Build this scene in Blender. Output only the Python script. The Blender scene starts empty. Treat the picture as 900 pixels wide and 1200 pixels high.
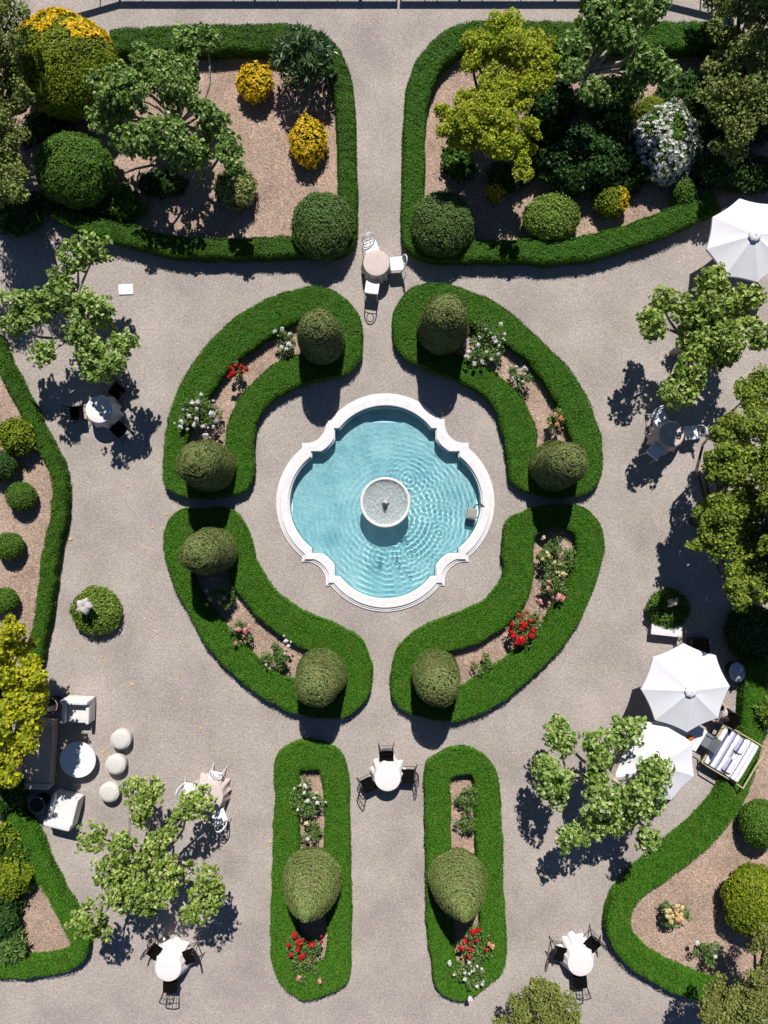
import bpy, math, random
import numpy as np
from mathutils import Vector
from mathutils.geometry import tessellate_polygon
random.seed(7)
R = np.random.default_rng(11)
scene = bpy.context.scene
col = scene.collection
PI = math.pi
H = 25.0            # camera height (m); 32 photograph pixels per metre on the ground
F = 800.0

def P(px, py, z=0.0):
    return ((px - 450) * (H - z) / F, (600 - py) * (H - z) / F, z)
def L(px, z=0.0):   # length of px photograph pixels at height z
    return px * (H - z) / F

# ------------------------------------------------------------------ materials
def new_mat(name):
    m = bpy.data.materials.new(name); m.use_nodes = True
    nt = m.node_tree; nt.nodes.clear()
    out = nt.nodes.new('ShaderNodeOutputMaterial')
    return m, nt, out
def node(nt, t, **kw):
    n = nt.nodes.new(t)
    for k, v in kw.items(): setattr(n, k, v)
    return n
def ramp(nt, stops, interp='LINEAR'):
    r = node(nt, 'ShaderNodeValToRGB'); e = r.color_ramp.elements
    r.color_ramp.interpolation = interp
    while len(e) < len(stops): e.new(0.5)
    for i, (p, c) in enumerate(stops):
        e[i].position = p; e[i].color = (*c, 1)
    return r
def c3(c): return (c[0], c[1], c[2], 1)

def leaf_mat(name, cols, trans=0.28, rough=0.5, spec=0.35, patch=None, patch_scale=1.2):
    m, nt, out = new_mat(name); lk = nt.links
    g = node(nt, 'ShaderNodeNewGeometry')
    rp = ramp(nt, [(i / (len(cols) - 1), c) for i, c in enumerate(cols)])
    lk.new(g.outputs['Random Per Island'], rp.inputs[0])
    colr = rp.outputs[0]
    tc = node(nt, 'ShaderNodeTexCoord')
    nz = node(nt, 'ShaderNodeTexNoise'); nz.inputs['Scale'].default_value = patch_scale; nz.inputs['Detail'].default_value = 3
    lk.new(tc.outputs['Object'], nz.inputs['Vector'])
    pc = patch if patch else tuple(0.72 * x for x in cols[len(cols) // 2])
    pr = ramp(nt, [(0.45, (0, 0, 0)), (0.72, (1, 1, 1))]); lk.new(nz.outputs['Fac'], pr.inputs[0])
    mul = node(nt, 'ShaderNodeMath', operation='MULTIPLY'); mul.inputs[1].default_value = 0.6; lk.new(pr.outputs[0], mul.inputs[0])
    mx = node(nt, 'ShaderNodeMix', data_type='RGBA'); mx.inputs['B'].default_value = c3(pc)
    lk.new(mul.outputs[0], mx.inputs['Factor']); lk.new(colr, mx.inputs['A'])
    colr = mx.outputs['Result']
    b = node(nt, 'ShaderNodeBsdfPrincipled'); b.inputs['Roughness'].default_value = rough
    b.inputs['Specular IOR Level'].default_value = spec
    lk.new(colr, b.inputs['Base Color'])
    t = node(nt, 'ShaderNodeBsdfTranslucent'); lk.new(colr, t.inputs['Color'])
    ms = node(nt, 'ShaderNodeMixShader'); ms.inputs[0].default_value = trans
    lk.new(b.outputs[0], ms.inputs[1]); lk.new(t.outputs[0], ms.inputs[2]); lk.new(ms.outputs[0], out.inputs[0])
    return m

def plain(name, colr, rough=0.6, spec=0.4, metal=0.0, var=0.12, scale=6.0, bump=0.0, bscale=60.0):
    m, nt, out = new_mat(name); lk = nt.links
    b = node(nt, 'ShaderNodeBsdfPrincipled'); b.inputs['Roughness'].default_value = rough
    b.inputs['Specular IOR Level'].default_value = spec; b.inputs['Metallic'].default_value = metal
    tc = node(nt, 'ShaderNodeTexCoord'); nz = node(nt, 'ShaderNodeTexNoise')
    nz.inputs['Scale'].default_value = scale; nz.inputs['Detail'].default_value = 5
    lk.new(tc.outputs['Object'], nz.inputs['Vector'])
    rp = ramp(nt, [(0.25, tuple(x * (1 - var) for x in colr)), (0.75, tuple(min(1, x * (1 + var)) for x in colr))])
    lk.new(nz.outputs['Fac'], rp.inputs[0]); lk.new(rp.outputs[0], b.inputs['Base Color'])
    if bump:
        n2 = node(nt, 'ShaderNodeTexNoise'); n2.inputs['Scale'].default_value = bscale; n2.inputs['Detail'].default_value = 4
        lk.new(tc.outputs['Object'], n2.inputs['Vector'])
        bp = node(nt, 'ShaderNodeBump'); bp.inputs['Strength'].default_value = bump; bp.inputs['Distance'].default_value = 0.02
        lk.new(n2.outputs['Fac'], bp.inputs['Height']); lk.new(bp.outputs[0], b.inputs['Normal'])
    lk.new(b.outputs[0], out.inputs[0])
    return m

def ground_mat(name, base, chips, chip_scale, big, bigscale=0.35, bump=0.5, rough=0.9):
    """grainy ground: Voronoi stones/chips of several tones over a slowly varying base"""
    m, nt, out = new_mat(name); lk = nt.links
    tc = node(nt, 'ShaderNodeTexCoord')
    v = node(nt, 'ShaderNodeTexVoronoi'); v.inputs['Scale'].default_value = chip_scale; v.inputs['Randomness'].default_value = 1
    lk.new(tc.outputs['Object'], v.inputs['Vector'])
    sep = node(nt, 'ShaderNodeSeparateColor'); lk.new(v.outputs['Color'], sep.inputs[0])
    rp = ramp(nt, [(i / (len(chips) - 1), c) for i, c in enumerate(chips)]); lk.new(sep.outputs[0], rp.inputs[0])
    n1 = node(nt, 'ShaderNodeTexNoise'); n1.inputs['Scale'].default_value = bigscale; n1.inputs['Detail'].default_value = 6; n1.inputs['Roughness'].default_value = 0.6
    lk.new(tc.outputs['Object'], n1.inputs['Vector'])
    r1 = ramp(nt, [(0.3, big[0]), (0.7, big[1])]); lk.new(n1.outputs['Fac'], r1.inputs[0])
    n2 = node(nt, 'ShaderNodeTexNoise'); n2.inputs['Scale'].default_value = chip_scale * 0.28; n2.inputs['Detail'].default_value = 4
    lk.new(tc.outputs['Object'], n2.inputs['Vector'])
    r2 = ramp(nt, [(0.32, (0.84,) * 3), (0.68, (1.12,) * 3)]); lk.new(n2.outputs['Fac'], r2.inputs[0])
    a = node(nt, 'ShaderNodeMix', data_type='RGBA', blend_type='MULTIPLY'); a.inputs['Factor'].default_value = 1
    lk.new(rp.outputs[0], a.inputs['A']); lk.new(r1.outputs[0], a.inputs['B'])
    b2 = node(nt, 'ShaderNodeMix', data_type='RGBA', blend_type='MULTIPLY'); b2.inputs['Factor'].default_value = 1
    lk.new(a.outputs['Result'], b2.inputs['A']); lk.new(r2.outputs[0], b2.inputs['B'])
    bs = node(nt, 'ShaderNodeBsdfPrincipled'); bs.inputs['Roughness'].default_value = rough; bs.inputs['Specular IOR Level'].default_value = 0.15
    lk.new(b2.outputs['Result'], bs.inputs['Base Color'])
    bp = node(nt, 'ShaderNodeBump'); bp.inputs['Strength'].default_value = bump; bp.inputs['Distance'].default_value = 0.02
    lk.new(v.outputs['Distance'], bp.inputs['Height']); lk.new(bp.outputs[0], bs.inputs['Normal'])
    lk.new(bs.outputs[0], out.inputs[0])
    return m

M = {}
M['gravel'] = ground_mat('gravel', None, [(.305, .266, .24), (.395, .35, .32), (.45, .403, .37), (.55, .50, .465)], 50,
                         [(.76, .75, .745), (1.08, 1.06, 1.04)], bigscale=.5)
M['mulch'] = ground_mat('bark mulch', None, [(.28, .205, .16), (.40, .30, .24), (.49, .375, .30), (.68, .54, .44)], 34,
                        [(.70, .66, .64), (1.05, 1.0, .98)], bigscale=.8, bump=.9)
M['hedge'] = leaf_mat('box hedge leaves', [(.028, .115, .004), (.05, .18, .006), (.075, .235, .008), (.12, .30, .015)], .25, patch=(.11, .20, .012), patch_scale=2.2)
M['hedge2'] = leaf_mat('border hedge leaves', [(.03, .10, .004), (.055, .16, .006), (.08, .21, .008), (.12, .26, .012)], .25, patch=(.035, .10, .008))
M['hedge_in'] = plain('hedge inner twigs', (.02, .055, .006), .8, .1, var=.4, scale=9)
M['cone'] = leaf_mat('yew needles', [(.07, .115, .028), (.125, .185, .045), (.185, .24, .065), (.28, .31, .10)], .0, patch=(.22, .20, .08), patch_scale=2.2)
M['cone_in'] = plain('yew inner twigs', (.03, .035, .014), .8, .1, var=.4, scale=9)
M['ball'] = leaf_mat('box ball leaves', [(.05, .13, .012), (.08, .19, .016), (.115, .24, .02), (.17, .31, .03)], .3)
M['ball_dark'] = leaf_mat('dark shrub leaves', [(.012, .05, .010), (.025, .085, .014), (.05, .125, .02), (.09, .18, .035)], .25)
M['ball_grey'] = leaf_mat('grey green shrub leaves', [(.05, .11, .02), (.09, .165, .035), (.13, .215, .05), (.18, .27, .07)], .2)
M['lime'] = leaf_mat('lime shrub leaves', [(.10, .19, .015), (.17, .28, .03), (.24, .36, .05), (.36, .45, .10)], .3)
M['goldgreen'] = leaf_mat('golden green leaves', [(.10, .16, .006), (.19, .26, .010), (.28, .34, .012), (.42, .44, .018)], .3, patch=(.10, .17, .006))
M['varieg'] = leaf_mat('variegated leaves', [(.12, .18, .03), (.25, .30, .07), (.42, .44, .15), (.55, .54, .25)], .3)
M['yellow'] = leaf_mat('yellow blossom', [(.70, .46, .01), (.84, .60, .015), (.90, .70, .03), (.86, .58, .01)], .3, patch=(.66, .40, .01), patch_scale=5)
M['plane'] = leaf_mat('plane tree leaves', [(.05, .12, .012), (.13, .24, .03), (.24, .38, .065), (.42, .55, .17), (.62, .70, .34)], .34, rough=.6, spec=.22)
M['plane2'] = leaf_mat('deeper plane tree leaves', [(.05, .125, .018), (.115, .235, .035), (.23, .37, .07), (.55, .66, .30)], .32, rough=.6, spec=.22)
M['plane_b'] = leaf_mat('yellower plane tree leaves', [(.06, .125, .015), (.15, .25, .03), (.28, .40, .06), (.46, .56, .15), (.64, .70, .30)], .34, rough=.6, spec=.22, patch=(.16, .27, .03))
M['acer'] = leaf_mat('yellow green maple leaves', [(.17, .27, .012), (.32, .41, .018), (.46, .52, .025), (.62, .63, .05)], .38, patch=(.36, .36, .03))
M['olive'] = leaf_mat('olive green leaves', [(.07, .14, .014), (.15, .24, .022), (.26, .35, .035), (.44, .50, .07)], .35, patch=(.22, .27, .03))
M['cedar'] = leaf_mat('cedar needles', [(.06, .11, .02), (.14, .20, .035), (.23, .29, .06), (.35, .40, .10)], .25)
M['limetree'] = leaf_mat('lime yellow leaves', [(.16, .24, .008), (.33, .38, .012), (.52, .51, .018), (.68, .62, .03)], .38, patch=(.22, .28, .02))
M['fuzzy'] = leaf_mat('pale conifer needles', [(.11, .15, .03), (.19, .23, .05), (.27, .30, .07), (.36, .36, .10)], .3)
M['rose_leaf'] = leaf_mat('rose leaves', [(.05, .12, .02), (.09, .18, .035), (.15, .26, .06), (.25, .34, .10)], .3)
M['glossleaf'] = leaf_mat('glossy lance leaves', [(.03, .08, .025), (.06, .13, .04), (.10, .19, .06), (.22, .30, .13)], .2, rough=.3, spec=.6)
M['white_petal'] = leaf_mat('white petals', [(.66, .64, .60), (.80, .79, .76), (.85, .84, .82)], .25, patch=(.76, .74, .70))
M['red_petal'] = leaf_mat('red petals', [(.42, .006, .012), (.62, .012, .02), (.75, .03, .035)], .25, patch=(.45, .006, .012))
M['pink_petal'] = leaf_mat('pink petals', [(.62, .22, .22), (.75, .36, .34), (.80, .48, .44)], .25)
M['peach_petal'] = leaf_mat('peach petals', [(.70, .28, .14), (.78, .40, .22), (.82, .52, .32)], .25)
M['cream_petal'] = leaf_mat('cream yellow petals', [(.72, .56, .20), (.80, .68, .34), (.84, .76, .50)], .25)
M['orange_petal'] = leaf_mat('orange petals', [(.75, .22, .005), (.82, .32, .01), (.85, .42, .02)], .2)
M['bark'] = plain('plane bark', (.36, .32, .27), .8, .2, var=.45, scale=5, bump=.4, bscale=25)
M['darkbark'] = plain('dark bark', (.12, .09, .065), .85, .15, var=.4, scale=6, bump=.5, bscale=25)
M['stem'] = plain('green stem', (.10, .13, .04), .7, .2)
M['stone'] = plain('white painted stone', (.71, .69, .69), .7, .25, var=.09, scale=5, bump=.12, bscale=40)
M['pool_wall'] = plain('pool wall paint', (.30, .56, .62), .6, .3, var=.07, scale=3)
M['greystone'] = plain('grey carved stone', (.46, .43, .43), .85, .2, var=.25, scale=9, bump=.5, bscale=30)
M['pinkstone'] = plain('pinkish carved stone', (.46, .37, .32), .85, .2, var=.25, scale=9, bump=.5, bscale=30)
M['white_metal'] = plain('white painted metal', (.78, .78, .79), .35, .5, var=.03)
M['white_seat'] = plain('white seat cushion', (.80, .80, .82), .4, .5, var=.03, bump=.08)
M['black_metal'] = plain('black metal', (.018, .018, .02), .4, .5, var=.2)
M['black_seat'] = plain('black seat pad', (.006, .005, .005), .95, .03, var=.3, bump=.1)
M['cloth'] = plain('white tablecloth', (.76, .71, .70), .85, .15, var=.04, scale=4)
M['cloth_beige'] = plain('beige tablecloth', (.60, .50, .46), .85, .15, var=.05, scale=4)
M['canvas'] = plain('white canvas', (.70, .70, .74), .8, .2, var=.03, scale=3, bump=.05)
M['taupe'] = plain('taupe upholstery', (.56, .43, .34), .9, .15, var=.1, scale=14, bump=.15)
M['cream_up'] = plain('off white upholstery', (.70, .68, .65), .85, .2, var=.05, scale=9, bump=.12)
M['pouf'] = plain('cream pouf fabric', (.60, .57, .53), .9, .15, var=.07, scale=12, bump=.2)
M['wood'] = plain('pale wood', (.48, .40, .24), .6, .3, var=.15, scale=8)
M['dark_wood'] = plain('dark wicker', (.03, .024, .02), .7, .3, var=.4, scale=30)
M['grey_fabric'] = plain('grey fabric', (.17, .19, .21), .85, .2, var=.1)
M['tub'] = plain('pale blue grey plastic', (.40, .46, .52), .35, .5, var=.1)
M['skin'] = plain('skin', (.52, .27, .19), .55, .35, var=.06)
M['hair'] = plain('dark hair', (.022, .016, .013), .5, .4, var=.3, scale=40)
M['shirt'] = plain('pale grey shirt', (.42, .40, .43), .85, .15, var=.06)
M['trousers'] = plain('black trousers', (.016, .016, .02), .8, .2)
M['eye'] = plain('eye', (.05, .04, .035), .2, .5)
M['soil'] = plain('potting soil', (.05, .035, .025), .95, .1, var=.3, scale=20)
M['dryleaf'] = leaf_mat('dry fallen leaf', [(.55, .34, .10), (.68, .48, .22), (.74, .60, .36)], .15)
M['fence'] = plain('dark fence paint', (.03, .03, .032), .5, .4)
M['grey_metal'] = plain('grey appliance plastic', (.30, .28, .25), .5, .4, var=.1)

def pool_floor_mat():
    m, nt, out = new_mat('pale blue pool paint'); lk = nt.links
    tc = node(nt, 'ShaderNodeTexCoord')
    nz = node(nt, 'ShaderNodeTexNoise'); nz.inputs['Scale'].default_value = .9; nz.inputs['Detail'].default_value = 6; nz.inputs['Roughness'].default_value = .65
    lk.new(tc.outputs['Object'], nz.inputs['Vector'])
    rp = ramp(nt, [(.3, (.44, .63, .69)), (.5, (.72, .82, .83)), (.68, (.90, .93, .92))]); lk.new(nz.outputs['Fac'], rp.inputs[0])
    b = node(nt, 'ShaderNodeBsdfPrincipled'); b.inputs['Roughness'].default_value = .8; b.inputs['Specular IOR Level'].default_value = .1
    lk.new(rp.outputs[0], b.inputs['Base Color']); lk.new(b.outputs[0], out.inputs[0])
    return m
M['pool_floor'] = pool_floor_mat()

def water_mat(name, tint, rough=0.0):
    m, nt, out = new_mat(name); lk = nt.links
    b = node(nt, 'ShaderNodeBsdfRefraction'); b.inputs['Color'].default_value = c3(tint); b.inputs['IOR'].default_value = 1.33; b.inputs['Roughness'].default_value = rough
    g = node(nt, 'ShaderNodeBsdfGlossy'); g.inputs['Roughness'].default_value = .06
    fr = node(nt, 'ShaderNodeFresnel'); fr.inputs['IOR'].default_value = 1.33
    ms = node(nt, 'ShaderNodeMixShader'); lk.new(fr.outputs[0], ms.inputs[0]); lk.new(b.outputs[0], ms.inputs[1]); lk.new(g.outputs[0], ms.inputs[2])
    lk.new(ms.outputs[0], out.inputs[0])
    return m
M['water'] = water_mat('pool water', (.69, .92, .955))
def bowl_water_mat():
    m, nt, out = new_mat('bubbling bowl water'); lk = nt.links
    tc = node(nt, 'ShaderNodeTexCoord')
    nz = node(nt, 'ShaderNodeTexNoise'); nz.inputs['Scale'].default_value = 22; nz.inputs['Detail'].default_value = 4; lk.new(tc.outputs['Object'], nz.inputs['Vector'])
    bp = node(nt, 'ShaderNodeBump'); bp.inputs['Strength'].default_value = 1; bp.inputs['Distance'].default_value = .03; lk.new(nz.outputs['Fac'], bp.inputs['Height'])
    t = node(nt, 'ShaderNodeBsdfTransparent'); t.inputs['Color'].default_value = (.62, .70, .70, 1)
    g = node(nt, 'ShaderNodeBsdfGlossy'); g.inputs['Roughness'].default_value = .16; lk.new(bp.outputs[0], g.inputs['Normal'])
    fr = node(nt, 'ShaderNodeFresnel'); fr.inputs['IOR'].default_value = 1.5; lk.new(bp.outputs[0], fr.inputs['Normal'])
    ms = node(nt, 'ShaderNodeMixShader'); lk.new(fr.outputs[0], ms.inputs[0]); lk.new(t.outputs[0], ms.inputs[1]); lk.new(g.outputs[0], ms.inputs[2])
    d = node(nt, 'ShaderNodeBsdfDiffuse'); d.inputs['Color'].default_value = (.8, .82, .82, 1)      # fine white bubbles
    n2 = node(nt, 'ShaderNodeTexNoise'); n2.inputs['Scale'].default_value = 34; n2.inputs['Detail'].default_value = 3; lk.new(tc.outputs['Object'], n2.inputs['Vector'])
    rp = ramp(nt, [(.50, (0, 0, 0)), (.66, (.8, .8, .8))]); lk.new(n2.outputs['Fac'], rp.inputs[0])
    m2 = node(nt, 'ShaderNodeMixShader'); lk.new(rp.outputs[0], m2.inputs[0]); lk.new(ms.outputs[0], m2.inputs[1]); lk.new(d.outputs[0], m2.inputs[2]); lk.new(m2.outputs[0], out.inputs[0])
    return m
M['bowl_water'] = bowl_water_mat()

def stripe_mat():
    m, nt, out = new_mat('indigo striped cloth'); lk = nt.links
    tc = node(nt, 'ShaderNodeTexCoord'); s = node(nt, 'ShaderNodeSeparateXYZ'); lk.new(tc.outputs['Object'], s.inputs[0])
    nz = node(nt, 'ShaderNodeTexNoise'); nz.inputs['Scale'].default_value = 22; lk.new(tc.outputs['Object'], nz.inputs['Vector'])
    ad = node(nt, 'ShaderNodeMath', operation='MULTIPLY_ADD'); ad.inputs[1].default_value = .035; lk.new(nz.outputs['Fac'], ad.inputs[0]); lk.new(s.outputs[1], ad.inputs[2])
    mr = node(nt, 'ShaderNodeMapRange'); mr.inputs[1].default_value = -.7; mr.inputs[2].default_value = .7; lk.new(ad.outputs[0], mr.inputs[0])
    W, I, G = (.78, .77, .80), (.10, .10, .22), (.42, .42, .56)
    st = [(0, W), (.10, W), (.105, I), (.17, I), (.175, W), (.27, W), (.275, G), (.33, I), (.36, W), (.43, W), (.44, G), (.50, I), (.53, W), (.60, G), (.615, W),
          (.67, W), (.675, I), (.69, W), (.75, G), (.765, W)]
    rp = ramp(nt, st, 'CONSTANT'); lk.new(mr.outputs[0], rp.inputs[0])
    b = node(nt, 'ShaderNodeBsdfPrincipled'); b.inputs['Roughness'].default_value = .85; b.inputs['Specular IOR Level'].default_value = .15
    lk.new(rp.outputs[0], b.inputs['Base Color']); lk.new(b.outputs[0], out.inputs[0])
    return m
M['stripe'] = stripe_mat()

# ------------------------------------------------------------------ mesh helpers
class Buf:
    def __init__(s): s.V = []; s.F = []; s.n = 0
    def add(s, V, F, mi=0):
        V = np.asarray(V, float).reshape(-1, 3); F = np.asarray(F, int)
        s.V.append(V); s.F.append((F + s.n, mi)); s.n += len(V); return s
    def build(s, name, mats, parent=None, smooth=False, loc=None):
        me = bpy.data.meshes.new(name)
        V = np.concatenate(s.V)
        li = np.concatenate([f.ravel() for f, _ in s.F]); lt = np.concatenate([np.full(len(f), f.shape[1]) for f, _ in s.F])
        mi = np.concatenate([np.full(len(f), m) for f, m in s.F])
        me.vertices.add(len(V)); me.vertices.foreach_set('co', V.ravel().astype(np.float32))
        me.loops.add(len(li)); me.loops.foreach_set('vertex_index', li.astype(np.int32))
        me.polygons.add(len(lt)); st = np.concatenate([[0], np.cumsum(lt)[:-1]])
        me.polygons.foreach_set('loop_start', st.astype(np.int32)); me.polygons.foreach_set('loop_total', lt.astype(np.int32))
        for m in (mats if isinstance(mats, (list, tuple)) else [mats]): me.materials.append(m)
        me.polygons.foreach_set('material_index', mi.astype(np.int32))
        me.polygons.foreach_set('use_smooth', np.full(len(lt), bool(smooth)))
        me.update(calc_edges=True); me.validate()
        o = bpy.data.objects.new(name, me); col.objects.link(o)
        if parent: o.parent = parent
        if loc is not None: o.location = loc
        return o
def empty(name, loc, rz=0):
    o = bpy.data.objects.new(name, None); col.objects.link(o); o.location = loc; o.rotation_euler = (0, 0, rz); o.empty_display_size = .2
    return o
def tag(o, label=None, cat=None, group=None, kind=None):
    if label: o['label'] = label
    if cat: o['category'] = cat
    if group: o['group'] = group
    if kind: o['kind'] = kind
    return o
def copy_tree(o, parent=None):
    c = o.copy(); col.objects.link(c); c.parent = parent
    for ch in list(o.children): copy_tree(ch, c)
    return c

def tube(b, pts, rad, n=7, mi=0, cap=True, closed=False):
    pts = np.asarray(pts, float); k = len(pts)
    rad = np.full(k, rad) if np.isscalar(rad) else np.asarray(rad, float)
    rings = []
    up = None
    for i in range(k):
        a = pts[(i - 1) % k] if (closed or i > 0) else pts[i]; c = pts[(i + 1) % k] if (closed or i < k - 1) else pts[i]
        t = c - a; t = t / (np.linalg.norm(t) + 1e-9)
        if up is None:
            up = np.array([0, 0, 1.]) if abs(t[2]) < .9 else np.array([1., 0, 0])
        u = np.cross(up, t); u /= (np.linalg.norm(u) + 1e-9); v = np.cross(t, u); up = v
        an = np.arange(n) * 2 * PI / n
        rings.append(pts[i] + rad[i] * (np.cos(an)[:, None] * u + np.sin(an)[:, None] * v))
    V = np.concatenate(rings); F = []
    kk = k if closed else k - 1
    for i in range(kk):
        j = (i + 1) % k
        for q in range(n):
            F.append((i * n + q, i * n + (q + 1) % n, j * n + (q + 1) % n, j * n + q))
    b.add(V, F, mi)
    if cap and not closed:
        b.add(np.vstack([rings[0], pts[:1]]), [(q, n, (q + 1) % n) for q in range(n)], mi)
        b.add(np.vstack([rings[-1], pts[-1:]]), [(q, (q + 1) % n, n) for q in range(n)], mi)
    return b
def lathe(b, prof, n=32, c=(0, 0, 0), mi=0, rmod=None):
    prof = np.asarray(prof, float); k = len(prof); an = np.arange(n) * 2 * PI / n
    V = []
    for r, z in prof:
        rr = r * (rmod(an, z) if rmod else 1)
        V.append(np.stack([c[0] + rr * np.cos(an), c[1] + rr * np.sin(an), np.full(n, c[2] + z)], 1))
    F = [(i * n + q, i * n + (q + 1) % n, (i + 1) * n + (q + 1) % n, (i + 1) * n + q) for i in range(k - 1) for q in range(n)]
    b.add(np.concatenate(V), F, mi); return b
def rbox(b, c, s, r=.03, n=4, mi=0, rz=0, tilt=0):
    """rounded box centre c size s"""
    s = np.asarray(s, float); r = min(r, s.min() * .49)
    g = np.linspace(-1, 1, n + 2)
    V = []; F = []
    for ax in range(3):
        for sg in (-1, 1):
            o = len(V); 
            for i in range(n + 2):
                for j in range(n + 2):
                    p = np.zeros(3); p[ax] = sg; p[(ax + 1) % 3] = g[i]; p[(ax + 2) % 3] = g[j]; V.append(p)
            for i in range(n + 1):
                for j in range(n + 1):
                    q = (o + i * (n + 2) + j, o + (i + 1) * (n + 2) + j, o + (i + 1) * (n + 2) + j + 1, o + i * (n + 2) + j + 1)
                    F.append(q if sg > 0 else q[::-1])
    V = np.array(V)
    # map grid so that the outer bands hold the rounding
    inner = s / 2 - r
    W = np.sign(V) * np.where(np.abs(V) > .999, s / 2, np.abs(V) * s / 2)
    core = np.clip(W, -inner, inner); d = W - core
    # push bands near edges
    d = np.where(np.abs(V) > .999, np.sign(V) * r, d)
    nn = np.linalg.norm(d, axis=1, keepdims=True); W = core + d / np.maximum(nn, 1e-9) * r
    if tilt: 
        ct, stt = math.cos(tilt), math.sin(tilt); y = W[:, 1] * ct - W[:, 2] * stt; z = W[:, 1] * stt + W[:, 2] * ct; W[:, 1] = y; W[:, 2] = z
    if rz:
        ct, stt = math.cos(rz), math.sin(rz); x = W[:, 0] * ct - W[:, 1] * stt; y = W[:, 0] * stt + W[:, 1] * ct; W[:, 0] = x; W[:, 1] = y
    b.add(W + np.asarray(c, float), F, mi); return b
def box(b, c, s, mi=0): return rbox(b, c, s, .006, 1, mi)

def vnoise(p, seed=0):
    """smooth pseudo noise -1..1 of (N,3) points from sums of rotated sines"""
    r = np.random.default_rng(seed); o = np.zeros(len(p))
    for i in range(6):
        k = r.normal(size=3); k /= np.linalg.norm(k); k *= r.uniform(.7, 1.9)
        k2 = r.normal(size=3); 
        o += np.sin(p @ k + r.uniform(0, 6.28) + 1.3 * np.sin(p @ k2 + r.uniform(0, 6.28)))
    return o / 3.2
def unit(v): return v / np.maximum(np.linalg.norm(v, axis=-1, keepdims=True), 1e-9)
def rdir(n): return unit(R.normal(size=(n, 3)))
def leaves(b, pos, nrm, size, wid=.62, bend=.14, mi=0):
    n = len(pos); nrm = unit(nrm); t = unit(np.cross(nrm, rdir(n))); s = np.cross(nrm, t)
    sz = (np.full(n, size) if np.isscalar(size) else size)[:, None]
    w = sz * wid * .5
    a = pos - t * sz * .5; c = pos + t * sz * .5 - nrm * sz * bend
    l = pos + s * w + nrm * sz * bend * .5 + t * sz * .08; r = pos - s * w + nrm * sz * bend * .5 + t * sz * .08
    V = np.stack([a, l, c, r], 1).reshape(-1, 3)
    b.add(V, np.arange(4 * n).reshape(n, 4), mi)
def catmull(pts, closed=True, sub=8):
    p = np.asarray(pts, float); n = len(p); out = []
    rng = range(n) if closed else range(n - 1)
    for i in rng:
        if closed: a, b_, c, d = p[i - 1], p[i], p[(i + 1) % n], p[(i + 2) % n]
        else: a, b_, c, d = p[max(i - 1, 0)], p[i], p[i + 1], p[min(i + 2, n - 1)]
        for k in range(sub):
            t = k / sub
            out.append(.5 * (2 * b_ + (c - a) * t + (2 * a - 5 * b_ + 4 * c - d) * t * t + (3 * b_ - 3 * c + d - a) * t ** 3))
    if not closed: out.append(p[-1])
    return np.array(out)
def inpoly(p, poly):
    x, y = p[:, 0], p[:, 1]; ins = np.zeros(len(p), bool); n = len(poly)
    for i in range(n):
        x1, y1 = poly[i]; x2, y2 = poly[(i + 1) % n]
        if y1 == y2: continue
        c = ((y1 > y) != (y2 > y)) & (x < (x2 - x1) * (y - y1) / (y2 - y1) + x1)
        ins ^= c
    return ins
def pdist(p, poly):
    d = np.full(len(p), 1e9); n = len(poly)
    for i in range(n):
        a = poly[i]; e = poly[(i + 1) % n] - a; l2 = e @ e
        if l2 < 1e-12: continue
        t = np.clip(((p - a) @ e) / l2, 0, 1); q = p - a - t[:, None] * e
        d = np.minimum(d, (q * q).sum(1))
    return np.sqrt(d)
def px2w(pts, z): 
    p = np.asarray(pts, float); return np.stack([(p[:, 0] - 450) * (H - z) / F, (600 - p[:, 1]) * (H - z) / F], 1)
def sheet(name, poly, z, mat, kind='structure'):
    tri = tessellate_polygon([[Vector((x, y, 0)) for x, y in poly]])
    b = Buf(); b.add(np.column_stack([poly, np.full(len(poly), z)]), np.array(tri))
    o = b.build(name, mat)
    # face up
    me = o.data
    if me.polygons[0].normal.z < 0: me.flip_normals()
    if kind: o['kind'] = kind
    return o
def path_poly(path, widths):
    p = catmull(path, False, 8); k = len(p)
    w = np.interp(np.linspace(0, 1, k), np.linspace(0, 1, len(path)), widths if not np.isscalar(widths) else [widths] * len(path))
    t = np.gradient(p, axis=0); t /= np.linalg.norm(t, axis=1, keepdims=True); n = np.stack([-t[:, 1], t[:, 0]], 1)
    return np.vstack([p + n * w[:, None] / 2, (p - n * w[:, None] / 2)[::-1]])

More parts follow.
